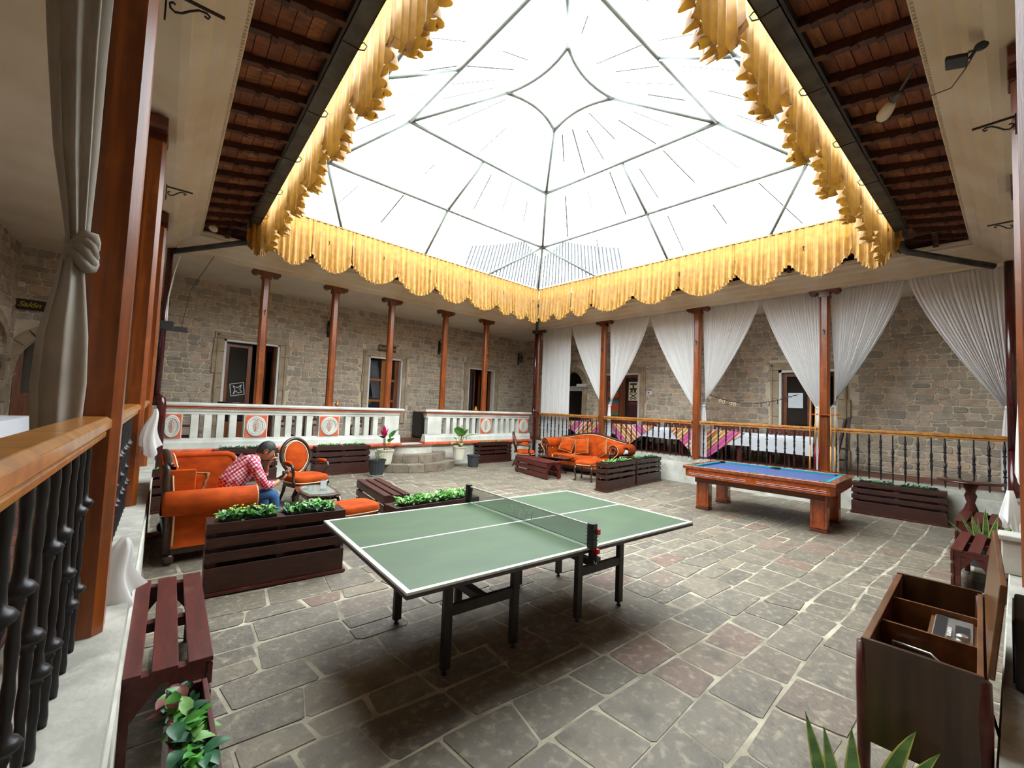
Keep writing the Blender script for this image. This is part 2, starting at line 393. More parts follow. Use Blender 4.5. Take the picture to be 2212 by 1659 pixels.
def stone_wall(side, v, u0, u1, z0, z1, holes, seed, nmax, parent, hmin=.105, hmax=.165, wmin=.12, wmax=.33):
    rn = random.Random(seed); items = []
    ph = [rn.uniform(0, 6) for _ in range(4)]
    def wob(u, k): return .022*math.sin(u*2.1+ph[0]+k*1.7)+.014*math.sin(u*5.3+ph[1]+k*2.9)
    z = z0; k = 0; rows = []
    while z < z1-.05:
        h = rn.uniform(hmin, hmax); h = min(h, z1-z) if z1-z-h > .08 else z1-z
        rows.append((z, z+h)); z += h
    for k, (za, zb) in enumerate(rows):
        u = u0; sl = 0
        while u < u1-.05:
            w = rn.uniform(wmin, wmax)*(1.25 if rn.random() < .15 else 1)
            w = min(w, u1-u) if u1-u-w > .12 else u1-u
            s2 = rn.uniform(-.025, .025) if u+w < u1-.01 else 0
            f0 = (lambda q: za+(wob(q, k) if k else 0)); f1 = (lambda q: zb+(wob(q, k+1) if k < len(rows)-1 else 0))
            quad = [(u-sl, f0(u)), (u+w-s2, f0(u+w)), (u+w+s2, f1(u+w)), (u+sl, f1(u))]
            sl = s2
            if rn.random() < .1 and w > .2 and zb-za > .14:
                m0 = (quad[0][1]+quad[3][1])/2+rn.uniform(-.02, .02); m1 = (quad[1][1]+quad[2][1])/2+rn.uniform(-.02, .02)
                qs = [[quad[0], quad[1], (quad[1][0], m1), (quad[0][0], m0)], [(quad[3][0], m0), (quad[2][0], m1), quad[2], quad[3]]]
            else: qs = [quad]
            for q in qs:
                cu = sum(p[0] for p in q)/4; cz = sum(p[1] for p in q)/4
                if any(h[0]-.02 < cu < h[1]+.02 and h[2]-.02 < cz < h[3]+.02 for h in holes): continue
                cl = [list(p) for p in q]
                for h in holes:
                    if max(p[0] for p in q) > h[0] and min(p[0] for p in q) < h[1] and max(p[1] for p in q) > h[2] and min(p[1] for p in q) < h[3]:
                        dx = min(abs(cu-h[0]), abs(cu-h[1])); dz = min(abs(cz-h[2]), abs(cz-h[3]))
                        inz = h[2] < cz < h[3]
                        for p in cl:
                            if inz or not (h[0] < cu < h[1]):
                                if cu < h[0]: p[0] = min(p[0], h[0])
                                elif cu > h[1]: p[0] = max(p[0], h[1])
                            else:
                                if cz > h[3]: p[1] = max(p[1], h[3])
                                elif cz < h[2]: p[1] = min(p[1], h[2])
                items.append((stone_poly(rn, cl, .0085, .013, (.015, .038)), rn.uniform(.008, .02), cu, cz))
            u += w
    T = FM(side, 0, v) @ Matrix(((1, 0, 0, 0), (0, 0, -1, 0), (0, 1, 0, 0), (0, 0, 0, 1)))
    items.sort(key=lambda t: (W2(side, t[2], v, t[3])-CAM).length*(1 if .9 < t[3] else 3))
    rest = MB(T)
    for i, (poly, d, cu, cz) in enumerate(items):
        if i < nmax:
            m = MB(T); m.add(*stone_geo(poly, d, .012)); m.build('stone', mSTONE, parent)
        else: rest.add(*stone_geo(poly, d, .012))
    if rest.v: rest.build('stone_infill', mSTONE, parent, kind='stuff')
# ---- openings: (u0, u1, z0, z1) of the holes in each rear wall
HOLES = {'A': [(-1.42, -.1, .6, 2.85), (1.95, 3.2, .6, 3.13), (5.7, 6.84, 1.2, 3.13), (9.55, 10.82, .6, 3.13)],
         'B': [(9.62, 10.72, .6, 3.15), (7.3, 8.72, .6, 3.02), (2.1, 3.32, .6, 2.95)],
         'C': [(10.25, 11.95, .6, 2.9)], 'D': []}
SUR = {'A': [(-1.62, .1, .6, 3.05), (1.75, 3.42, .6, 3.3), (5.5, 7.04, 1.05, 3.32), (9.34, 11.04, .6, 3.32)],
       'B': [(9.44, 10.9, .6, 3.36), (7.1, 8.92, .6, 3.2), (1.88, 3.54, .6, 3.14)],
       'C': [(10.05, 12.15, .6, 3.1)], 'D': []}
NST = {'A': 300, 'B': 300, 'C': 60, 'D': 0}
LIM = {}
for sd in 'ABCD':
    e0, e1 = ENDS[sd]
    a = inter(sd, VB[sd], e0, VB[e0]); b = inter(sd, VB[sd], e1, VB[e1]); o, U, Vv = FR[sd]
    LIM[sd] = ((a[0]-o[0])*U[0]+(a[1]-o[1])*U[1], (b[0]-o[0])*U[0]+(b[1]-o[1])*U[1])
    u0, u1 = LIM[sd]
    w = MB(); wall_box(w, sd, VB[sd], VB[sd]+.3, u0-.3, u1+.3, .0, 5.3, HOLES[sd])
    wo = w.build('wall_'+SIDENAME[sd], mMORT, kind='structure')
    if sd != 'D':
        stone_wall(sd, VB[sd], u0+.01, u1-.01, .62, 4.49, SUR[sd], ord(sd)*3, NST[sd], wo)
# ---- gallery floors, ceilings, plinths
for i, sd in enumerate('ABCD'):
    e0, e1 = ENDS[sd]
    def ring(v0, v1): return [inter(sd, v0, e0, v0), inter(sd, v0, e1, v0), inter(sd, v1, e1, VB[e1] if v1 > 1 else v1), inter(sd, v1, e0, VB[e0] if v1 > 1 else v1)]
    vin = .4
    MB().prism(ring(vin, VB[sd]), .5, .6).build('floor' if sd == 'x' else 'floor', mTILE, kind='structure')
    MB().prism(ring(0.012 if sd in 'CD' else .04, vin), .52, .62).build('trim_%d' % (i+5), mLEDGE if sd in 'BCD' else mBAL, kind='structure')
    MB().prism(ring(0, .34), -.12, .515).build('trim_%d' % (i+1), mCURB, kind='structure')
    MB().prism(ring(.3, VB[sd]), 4.5, 4.6).build('ceiling', mPLAST, kind='structure')
    MB().prism(ring(-.95, VB[sd]+.3), 5.12, 5.2).build('roof', mRAFT, kind='structure')
# ---- floor tiles on the galleries that show (left and back landing)
ft = MB()
for sd, (ua, ub) in (('C', (.4, 11)), ('A', (5.5, 7.2)), ('B', (-.3, 10))):
    t = MB(FM(sd)); v = .42
    while v < VB[sd]-.1:
        u = ua
        while u < ub:
            t.box(u+.006, v+.006, .595, u+.294, v+.294, .606); u += .3
        v += .3
    o = t.build('gallery_floor_tiles', mTILE, kind='structure')
# ---- cornice, swept round the court
PROF = [(.3, 4.5), (.02, 4.44), (-.04, 4.45), (-.05, 4.52), (-.12, 4.55), (-.17, 4.63), (-.25, 4.66), (-.28, 4.72), (-.37, 4.745), (-.38, 4.78), (-.41, 4.80), (-.41, 4.84), (.3, 4.84)]
for i, sd in enumerate('ABCD'):
    e0, e1 = ENDS[sd]; n = len(PROF)
    A_ = [(*inter(sd, v, e0, v), z) for v, z in PROF]; B_ = [(*inter(sd, v, e1, v), z) for v, z in PROF]
    m = MB(); m.add(A_+B_, [(j, (j+1) % n, n+(j+1) % n, n+j) for j in range(n)])
    co = m.build('cornice_trim_%d' % (i+9), mCORN, kind='structure')
    d = MB(); L0 = {'A': .9, 'B': -.2, 'C': .2, 'D': .2}[sd]; L1 = {'A': 10.2, 'B': 9.8, 'C': 9.8, 'D': 10.2}[sd]; u = L0
    while u < L1:
        d.cbox((u, -.385, 4.765), (.022, .02, .022), T=FM(sd)); u += .044
    d.build('dentil', mCORN, co, kind='stuff')
# ---- eaves: rafters and boards; gutter
for sd in 'ABCD':
    ea = struct('roof_eave')
    L0, L1 = {'A': (1.6, 9.9), 'B': (.5, 9.4), 'C': (1.2, 9.4), 'D': (1.4, 9.8)}[sd]
    rn = random.Random(ord(sd)); T = FM(sd)
    zf = lambda v: 4.87+(-.41-v)*.22
    rise = MB(T)
    big = sd in 'CD'
    u = L0-.6; step = .44; first = None
    while u < L1+.6:
        r = MB(T).add([(u-.035, -.38, zf(-.38)-.07), (u+.035, -.38, zf(-.38)-.07), (u+.035, -.38, zf(-.38)+.02), (u-.035, -.38, zf(-.38)+.02),
                       (u-.035, -1.06, zf(-1.06)-.09), (u+.035, -1.06, zf(-1.06)-.09), (u+.035, -1.06, zf(-1.06)+.02), (u-.035, -1.06, zf(-1.06)+.02)],
                      [(0, 1, 2, 3), (7, 6, 5, 4), (0, 4, 5, 1), (1, 5, 6, 2), (2, 6, 7, 3), (3, 7, 4, 0)])
        for q in range(3): r.cbox((u, -.6-.17*q, zf(-.6-.17*q)-.085), (.07, .05, .02), T=T if False else None)
        r.build('rafter', mRAFT, ea)
        if big:
            v = -.36
            for j in range(6):
                w = .118; dz = rn.uniform(-.006, .006)
                b = MB(T); b.add([(u+.03, v, zf(v)+dz), (u+step-.03, v, zf(v)+dz), (u+step-.03, v-w+.006, zf(v-w)+dz), (u+.03, v-w+.006, zf(v-w)+dz),
                                  (u+.03, v, zf(v)+.03), (u+step-.03, v, zf(v)+.03), (u+step-.03, v-w+.006, zf(v-w)+.03), (u+.03, v-w+.006, zf(v-w)+.03)],
                                 [(0, 1, 2, 3), (7, 6, 5, 4), (0, 4, 5, 1), (1, 5, 6, 2), (2, 6, 7, 3), (3, 7, 4, 0)])
                b.build('eave_board', mEAVE, ea); v -= w
        else:
            rise.box(u+.03, -1.08, 4.98, u+step-.03, -.36, 5.0)
        u += step
    if rise.v: rise.build('eave_board', mEAVE, ea, kind='stuff')
    MB(T).add([(L0-.8, -.3, 4.93), (L1+.8, -.3, 4.93), (L1+.8, -1.1, 5.09), (L0-.8, -1.1, 5.09)], [(0, 1, 2, 3)]).build('roof_deck', mRAFT, ea, solid=.02)
    g = thing('gutter', {'A': 'grey metal gutter hidden behind the valance above the white balustrade', 'B': 'grey metal gutter behind the valance above the sheer curtains',
                         'C': 'grey box gutter along the left eave in front of the golden valance', 'D': 'grey box gutter along the right eave beside the eave lamp'}[sd], 'gutter',
              W2(sd, (L0+L1)/2, -1.14, 4.99))
    inv = Matrix.Translation(-g.location)
    G0, end = {'A': (1.86, 9.44), 'B': (.88, 9.34), 'C': (1.42, 9.22), 'D': (1.1, 9.4)}[sd]
    u = G0; ln = 1.22
    while u < end-.1:
        e = min(u+ln, end); s_ = MB(inv @ T)
        s_.box(u+.006, -1.23, 4.93, e-.006, -1.07, 4.945); s_.box(u+.006, -1.23, 4.93, e-.006, -1.22, 5.06); s_.box(u+.006, -1.08, 4.93, e-.006, -1.066, 5.06, mi=1)
        s_.build('gutter_segment', [mGUT, mGUTD], g)
        s_ = MB(inv @ T); s_.box(u-.006, -1.235, 4.925, u+.006, -1.05, 4.935); s_.tube([(u, -1.235, 4.93), (u, -1.28, 4.95), (u, -1.3, 5.0), (u, -1.27, 5.02), (u, -1.25, 5.0)], .006, 6)
        s_.build('gutter_hook', mIRON, g)
        u = e
    ed = MB(inv @ T).box(G0, -1.066, 4.925, end, -1.045, 5.07); ed.build('gutter_fascia', mGUTD, g)
# ---- courtyard floor: mortar bed and paving stones in courses
fl = MB().prism([inter('A', .1, 'C', .1), inter('A', .1, 'B', .1), inter('B', .1, 'D', .1), inter('D', .1, 'C', .1)], -.12, -.004).build('floor', mPMORT, kind='structure')
rn = random.Random(11); items = []
ang = -.05; U = Vector((math.cos(ang), math.sin(ang))); Vn = Vector((-U.y, U.x))
def inside(x, y):
    return y < 10.4 and x < 10.8 and x > -.17+.072*y and y > -.05-.0525*x
v = -.7; k = 0
ph = rn.uniform(0, 6)
def wv(u, k): return .03*math.sin(u*.9+k*1.3+ph)+.015*math.sin(u*2.7+k*2.1)
rows = []
while v < 11.2:
    h = rn.uniform(.24, .40); rows.append((v, v+h)); v += h
for k, (va, vb) in enumerate(rows):
    u = -1+rn.uniform(0, .4); sl = 0
    while u < 11.4:
        w = rn.uniform(.3, .62); s2 = rn.uniform(-.04, .04)
        q = [(u-sl, va+wv(u, k)), (u+w-s2, va+wv(u+w, k)), (u+w+s2, vb+wv(u+w, k+1)), (u+sl, vb+wv(u, k+1))]; sl = s2
        qs = [q]
        if vb-va > .36 and rn.random() < .25:
            m0 = (q[0][1]+q[3][1])/2; m1 = (q[1][1]+q[2][1])/2
            qs = [[q[0], q[1], (q[1][0], m1), (q[0][0], m0)], [(q[3][0], m0), (q[2][0], m1), q[2], q[3]]]
        for q in qs:
            pl = stone_poly(rn, q, rn.uniform(.005, .01), .02, (.01, .03))
            wp = [(U*p[0]+Vn*p[1]) for p in pl]; c = sum((Vector(p) for p in wp), Vector((0, 0)))/len(wp)
            if not inside(c.x, c.y): continue
            wp = [(max(min(p.x, 10.69), -.06+.072*p.y), max(min(p.y, 10.29), .08-.0525*p.x)) for p in wp]
            items.append((wp, rn.uniform(-.004, .003), c))
        u += w
def fwd(c): d = Vector((c.x, c.y)); return d.x*_f[0]+d.y*_f[1]
items.sort(key=lambda t: t[2].length if (fwd(t[2]) > .3*t[2].length and t[2].length > 1.2) else 50+t[2].length)
rest = MB()
for i, (wp, dz, c) in enumerate(items):
    vs, fs = stone_geo(wp, 1, .007); vs = [(x, y, -.03+z*(.03+dz)) for x, y, z in vs]
    if i < 300: MB().add(vs, fs).build('paving_stone', mPAVE, fl)
    else: rest.add(vs, fs)
rest.build('paving_infill', mPAVE, fl, kind='stuff')
# ================================================================ SKYLIGHT
sk = thing('skylight', 'pyramid skylight of grey steel tubes and clear ribbed sheets over the court', 'skylight', (5.6, 5.1, 5.44))
SO = Vector((5.6, 5.1, 5.44))
B0 = [Vector(p) for p in ((9.6, 9.25, 5.44), (1.83, 9.25, 5.44), (1.33, 1.35, 5.44), (9.6, .95, 5.44))]      # far, left, near, right
R1 = [Vector(p) for p in ((8.48, 8.05, 6.2), (2.66, 8.2, 6.2), (2.2, 2.0, 6.2), (8.57, 1.85, 6.2))]
R2 = [Vector(p) for p in ((7.45, 7.02, 7.0), (3.73, 7.09, 7.0), (3.55, 3.15, 7.0), (7.64, 3.02, 7.0))]
DM = [Vector(p) for p in ((6.57, 6.02, 7.7), (5.10, 5.93, 7.7), (5.1, 4.43, 7.7), (6.61, 4.56, 7.7))]
def tube_part(pts, r=.038, name='steel_tube'):
    MB().tube([p-SO for p in pts], r, 8).build(name, mSTEEL, sk, smooth=True)
cen = (DM[0]+DM[1]+DM[2]+DM[3])/4
for i in range(4):
    j = (i+1) % 4
    tube_part([B0[i], R1[i]]); tube_part([R1[i], R2[i]]); tube_part([R2[i], DM[i]])
    tube_part([B0[i], B0[j]], .035); tube_part([R1[i], R1[j]]); tube_part([R2[i], R2[j]])
    c = (DM[i]+DM[j])/2+(cen-(DM[i]+DM[j])/2)*.42+Vector((0, 0, .05))
    tube_part([DM[i]*(1-t)**2+c*2*t*(1-t)+DM[j]*t*t for t in [k/10 for k in range(11)]], .038)
STR = [[((3.40, 9.25, 5.44), 'c1'), ((5.48, 9.25, 5.44), 'm'), ((7.53, 9.25, 5.44), 'c0')], None, None, [((9.6, 7.02, 5.44), 'c0'), ((9.6, 4.92, 5.44), 'm'), ((9.6, 2.72, 5.44), 'c3')]]
def strut(a, b): tube_part([Vector(a), Vector(b)], .034)
strut((3.40, 9.25, 5.44), R1[1]); strut((5.48, 9.25, 5.44), (5.36, 8.13, 6.2)); strut((5.36, 8.13, 6.2), (5.52, 7.06, 7)); strut((7.53, 9.25, 5.44), R1[0])
strut((9.6, 7.02, 5.44), R1[0]); strut((9.6, 4.92, 5.44), (8.52, 4.89, 6.2)); strut((8.52, 4.89, 6.2), (7.55, 4.95, 7)); strut((9.6, 2.72, 5.44), R1[3])
strut((1.55, 5.4, 5.44), (2.43, 5.48, 6.2)); strut((2.43, 5.48, 6.2), (3.64, 5.45, 7)); strut((1.75, 7.6, 5.44), R1[1]); strut((1.4, 3.1, 5.44), R1[2])
strut((5.3, 1.15, 5.44), (5.36, 1.93, 6.2)); strut((5.36, 1.93, 6.2), (5.61, 3.08, 7)); strut((7.7, 1.05, 5.44), R1[3]); strut((3.2, 1.25, 5.44), R1[2])
# glazing: each facet in sheets with a dirty lap joint between them
mJOINT = mat('dirty_lap_joint', '6d6f66', '3c3a30', rough=.9, nscale=3)
for i in range(4):
    j = (i+1) % 4; up = Vector((0, 0, .045))
    n = 7
    lv = [B0, R1, R2, DM]
    for k in range(n):
        t0, t1 = k/n, (k+1)/n
        m = MB(); vs = []
        nr = 10
        for l in lv:
            for q in range(nr+1):
                t = t0+(t1-t0)*q/nr; vs.append(l[i].lerp(l[j], t)+up-SO+Vector((0, 0, .008*(q % 2)*(1 if l in (B0, R1) else .6))))
        fs = [(r*(nr+1)+q, r*(nr+1)+q+1, (r+1)*(nr+1)+q+1, (r+1)*(nr+1)+q) for r in range(3) for q in range(nr)]
        m.add(vs, fs).build('glazing_sheet', mFROST, sk)
        if k:
            rn2 = random.Random(i*17+k)
            for lo, hi in ((0, 1), (1, 2), (2, 3)):
                if rn2.random() < .25: continue
                a = lv[lo][i].lerp(lv[lo][j], t0); b = lv[hi][i].lerp(lv[hi][j], t0); s0 = rn2.uniform(0, .4); s1 = rn2.uniform(.55, 1)
                MB().bar(a.lerp(b, s0)+up*1.4-SO, a.lerp(b, s1)+up*1.4-SO, rn2.uniform(.014, .034), .003).build('lap_joint', mJOINT, sk)
m = MB(); m.add([p+Vector((0, 0, .045))-SO for p in DM]+[cen+Vector((0, 0, .25))-SO], [(0, 1, 4), (1, 2, 4), (2, 3, 4), (3, 0, 4)]).build('crown_sheet', mFROST, sk)
# ribs of the corrugated sheets that show at the far corner
rb = MB()
for i, j in ((0, 1), (0, 3)):
    for k in range(24):
        t = (k+.5)/64
        a = B0[i].lerp(B0[j], t)+Vector((0, 0, .05)); b0 = R1[i].lerp(R1[j], t)+Vector((0, 0, .05))
        if t < .16: pass
        b = a.lerp(b0, .95*max(.12, 1-abs(t-.12)*2.0) if k < 34 else .3)
        rb.bar(a-SO, b-SO, .045, .004)
mRIB = clear('sheet_rib', (.30, .33, .36), opac=.6, col=(.5, .55, .6))
rb.build('sheet_ribs', mRIB, sk, kind='stuff')
# ================================================================ COLUMNS
def column(side, u, v, z0, label, w=.15, zt=4.44, group='varnished wooden columns of the galleries', capd=None):
    p = W2(side, u, v, z0); rz = math.atan2(FR[side][1][1], FR[side][1][0])
    t = thing('wooden_column', label, 'column', p, rz, group)
    h = zt-z0; a = w/2; c = a*.42
    oc = [(a, c-a*.0), (a, a-c), (a-c, a), (-a+c, a), (-a, a-c), (-a, -a+c), (-a+c, -a), (a-c, -a), (a, -a+c)][1:]
    MB().prism([(a, -a+c), (a, a-c), (a-c, a), (-a+c, a), (-a, a-c), (-a, -a+c), (-a+c, -a), (a-c, -a)], 0, h-.12).build('shaft', mWOODC, t)
    s_ = 1.0
    L = .26
    prof = [(-L, h), (L, h), (L+.015, h-.035), (L, h-.085), (L-.045, h-.115), (L-.10, h-.105), (L-.13, h-.07), (L-.17, h-.085), (a+.02, h-.17), (-a-.02, h-.17), (-L+.17, h-.085), (-L+.13, h-.07), (-L+.10, h-.105), (-L+.045, h-.115), (-L, h-.085), (-L-.015, h-.035)]
    R_ = Matrix(((1, 0, 0, 0), (0, 0, 1, 0), (0, 1, 0, 0), (0, 0, 0, 1)))
    MB().prism(prof, -.085, .085, T=R_).build('capital', mCAPW, t, bevel=.008)
    return t
ACOL = [(2.28, 'first wooden column on the white balustrade, left of the door'), (3.78, 'second wooden column on the white balustrade, with the small copper vase at its foot'),
        (5.26, 'third wooden column on the balustrade, in front of the restaurant window'), (6.97, 'fourth wooden column, right of the stone steps'), (8.52, 'fifth wooden column, in front of the far back door')]
for u, lb in ACOL: column('A', u, .1, 1.572, lb, zt=4.45)
BCOL = [(7.53, 'far wooden column between the sheer curtains behind the orange sofa'), (4.68, 'middle wooden column between sheer curtains left of the pool table'), (2.02, 'wooden column holding the cue rack behind the pool table')]
for u, lb in BCOL: column('B', u, .1, .622, lb, zt=4.46, w=.165)
column('C', 2.78, .168, .622, 'nearest wooden column at the left, beside the knotted linen curtain', w=.165)
column('C', 5.63, .17, .622, 'second wooden column of the left gallery', w=.165)
column('C', 8.5, .16, .622, 'third wooden column of the left gallery, by the oxblood downpipe', w=.15)
column('D', 1.86, .165, .622, 'wooden column cut by the right edge of the frame', w=.165)
column('B', 10.25, .1, .622, 'dark wooden column in the far corner behind the oxblood pipe', w=.13, zt=4.46)
# ================================================================ RAILINGS
def knob(z): return [(.011, z-.06), (.02, z-.035), (.014, z-.03), (.03, z-.012), (.03, z+.012), (.014, z+.03), (.02, z+.035), (.011, z+.06)]
H = .86
def bal_prof(kind, r=.013, k=1.0):
    if kind == 2: zs = (.28, .62)
    else: zs = (.45,)
    pts = [(r*.8, 0)]
    for z in zs:
        pts += [(r*.9, z-.2), (r*1.6, z-.10), (r*1.1, z-.022), (r*2.1, z-.012), (r*2.1, z+.004), (r*1.1, z+.014), (r*1.8, z+.10), (r*.9, z+.17)]
    pts.append((r*.8, H))
    pts = sorted(pts, key=lambda q: q[1])
    return [(a*k, b) for a, b in pts]
_bm = {}
def heavy_prof(kind):
    p = [(.012+.0016*math.sin(i*1.9), i*H/26) for i in range(27)]
    for z in ((.25, .60) if kind == 2 else (.42,)):
        p = [q for q in p if abs(q[1]-z) > .045]
        p += [(.012, z-.045), (.017, z-.032), (.014, z-.026), (.03, z-.012), (.034, z-.002), (.026, z+.01), (.015, z+.018), (.013, z+.04)]
    return sorted(p, key=lambda q: q[1])
def baluster(kind, parent, x, heavy=False):
    key = (kind, heavy)
    if key not in _bm:
        o = MB().lathe(heavy_prof(kind) if heavy else bal_prof(kind, .0125), 8 if not heavy else 14).build('baluster', mIRON, parent, smooth=heavy)
        _bm[key] = o.data; o.location = (x, 0, 0); return o
    o = bpy.data.objects.new('baluster', _bm[key]); COL.objects.link(o); o.parent = parent; o.location = (x, 0, 0); return o
def railing(side, u0, u1, v, label, heavy=False, start=0, sp=.165, group='iron railings with wooden handrails', wide=.06):
    rz = math.atan2(FR[side][1][1], FR[side][1][0])
    t = thing('railing', label, 'railing', W2(side, u0, v, .622), rz, group)
    L = u1-u0
    R_ = Matrix(((0, 0, 1, 0), (1, 0, 0, 0), (0, 1, 0, 0), (0, 0, 0, 1)))
    w = wide; z = H
    MB().prism([(-w*.7, z), (w*.7, z), (w*.75, z+.02), (w*.62, z+.032), (w, z+.042), (w, z+.075), (w*.7, z+.09), (-w*.7, z+.09), (-w, z+.075), (-w, z+.042), (-w*.62, z+.032), (-w*.75, z+.02)], 0, L, T=R_).build('handrail', mRAILW, t, bevel=.003)
    if side == 'B' and False: pass
    if side == 'C': t.scale = (1, 1, 1.04)
    n = int(L/sp); k = start
    for i in range(n):
        x = L-(i+.5)*L/n
        baluster((2, 2, 1)[k % 3] if heavy or True else 1, t, x, heavy); k += 1
    return t
railing('B', 7.63, 10.12, .09, 'iron railing in front of the hanging straight sheer curtain, behind the sofa')
railing('B', 4.78, 7.43, .09, 'iron railing right of the sofa, between the far and middle columns')
railing('B', 2.12, 4.58, .09, 'iron railing behind the pool table, between middle and cue rack columns', start=1)
railing('B', -.5, 1.92, .09, 'iron railing at the right with the round table in front', start=0)
railing('C', .95, 2.68, .175, 'nearest iron railing with wide varnished handrail at the left edge', heavy=True, sp=.16, wide=.062)
railing('C', 2.88, 5.54, .175, 'second iron railing of the left gallery, past the nearest column', heavy=True, sp=.16, wide=.062)
railing('C', 5.74, 8.42, .175, 'third iron railing of the left gallery, far end', heavy=True, sp=.17, wide=.062)
# ================================================================ PLASTER BALUSTRADE
mORN = mat('rosy_relief', 'c08a7c', 'd7b5a8', rough=.8, nscale=20)
def balustrade(ua, ub, panels, piers, label):
    t = thing('plaster_balustrade', label, 'balustrade', W2('A', ua, 0, .6)); L = ub-ua
    R_ = Matrix(((0, 0, 1, 0), (1, 0, 0, 0), (0, 1, 0, 0), (0, 0, 0, 1)))
    def strip(prof, name, m, x0=0, x1=L): return MB().prism([(y, z) for y, z in prof], x0, x1, T=R_).build(name, m, t)
    strip([(-.06, -.02), (.2, -.02), (.2, .07), (-.06, .07), (-.075, .045), (-.075, 0)], 'coral_plinth', mCORAL, -.06, L+.06)
    strip([(-.05, .071), (.19, .071), (.17, .15), (.15, .2), (.13, .27), (-.01, .27), (-.02, .22), (-.035, .19), (-.04, .13)], 'base_moulding', mBAL, -.03, L+.03)
    strip([(0, .74), (.14, .74), (.14, .79), (.17, .8), (.17, .83), (.2, .86), (-.04, .86), (-.02, .83), (-.02, .8), (0, .79)], 'top_moulding', mBAL)
    strip([(-.055, .861), (.2, .861), (.2, .9), (-.055, .9)], 'coral_band', mCORAL, -.04, L+.04)
    strip([(-.09, .901), (.23, .901), (.24, .93), (.23, .965), (-.09, .965), (-.1, .93)], 'cap', mBAL, -.08, L+.08)
    for a, b in piers:
        MB().box(a-ua, -.02, .27, b-ua, .15, .745).build('pier', mBAL, t, bevel=.006)
    solid = sorted(panels+piers)
    for a, b in panels:
        x0, x1 = a-ua, b-ua; cx = (x0+x1)/2; w = x1-x0
        MB().box(x0-.02, -.02, .26, x1+.02, .15, .745).build('pier', mBAL, t)
        pn = MB().box(x0, -.03, .28, x1, -.018, .735).build('coral_panel', mCORAL, t)
        T = TR(cx, -.03, .508)@Matrix.Rotation(PI/2, 4, 'X')@Matrix.Diagonal((w*.46, .215, 1, 1))
        MB().lathe([(1, 0), (1, .012), (.93, .02), (.84, .02), (.8, .012), (.76, .02), (.7, .02), (.66, .008), (0.01, .008)], 28, T=T, cap=False).build('medallion', mBAL, pn, smooth=False)
        o = MB()
        for k in range(5):
            for sgn in (-1, 1):
                zz = .508+(k-2)*.05; ww = (.03, .055, .07, .055, .03)[k]*w/.43
                o.tube([(cx, -.042, zz-.02), (cx+sgn*ww*.5, -.046, zz-.012), (cx+sgn*ww, -.042, zz+.01), (cx+sgn*ww*.7, -.044, zz+.025), (cx+sgn*ww*.45, -.042, zz+.012)], .006, 5)
        o.tube([(cx, -.042, .39), (cx, -.05, .508), (cx, -.042, .63)], .007, 5)
        o.build('relief', mORN, pn)
    gaps = []; e = ua
    for a, b in solid+[(ub, ub)]:
        if a-e > .15: gaps.append((e, a))
        e = max(e, b)
    for a, b in gaps:
        n = max(1, round((b-a)/.235)-1+1); sp = (b-a)/n
        for k in range(n-1 if n > 1 else 1):
            x = a-ua+sp*(k+1)
            MB().box(x-.062, 0, .265, x+.062, .13, .745).build('baluster', mBAL, t)
    return t
balustrade(.72, 5.6, [(.72, 1.0), (2.06, 2.46), (3.56, 3.99)], [(5.17, 5.58)], 'long white balustrade with three oval medallions left of the stone steps')
balustrade(6.42, 10.5, [(8.34, 8.77), (9.99, 10.42)], [(6.46, 6.92)], 'shorter white balustrade with two oval medallions right of the stone steps')
# ================================================================ STEPS
st = thing('stone_steps', 'rounded stone steps rising to the gap between the white balustrades', 'steps', (6.05, 10.3, 0))
def tier(cx, rx, ry, z0, z1, n, rn, m, name='step_stone', inner=.35):
    for k in range(n):
        a0 = PI+PI*k/n; a1 = PI+PI*(k+1)/n; g = .004; sub = 3
        o = []; ii = []
        for q in range(sub+1):
            a = a0+g+(a1-a0-2*g)*q/sub
            jr = 1+rn.uniform(-.006, .006)
            o.append((cx+rx*jr*math.cos(a), ry*jr*math.sin(a)-.001)); ii.append((cx+(rx-inner)*math.cos(a), max(.1, ry-inner)*math.sin(a)))
        MB().prism(o+ii[::-1], z0, z1+rn.uniform(-.004, .004)).build(name, m, st, bevel=.008)
rn = random.Random(4)
tier(0, 1.2, .98, 0, .2, 9, rn, mSTEP); tier(0, .95, .68, .2, .4, 7, rn, mSTEP)
def half(rx, ry, z0, z1, n=20): return [(rx*math.cos(PI+PI*k/n), ry*math.sin(PI+PI*k/n)) for k in range(n+1)]
MB().prism(half(1.17, .95, 0, 0), 0, .185).build('step_core', mMORT, st); MB().prism(half(.92, .65, 0, 0), .2, .385).build('step_core', mMORT, st)
MB().prism(half(.56, .36, 0, 0), .4, .585).build('white_riser', mCURB, st); MB().prism(half(.6, .39, 0, 0), .585, .61).build('terracotta_tread', mTILE, st)
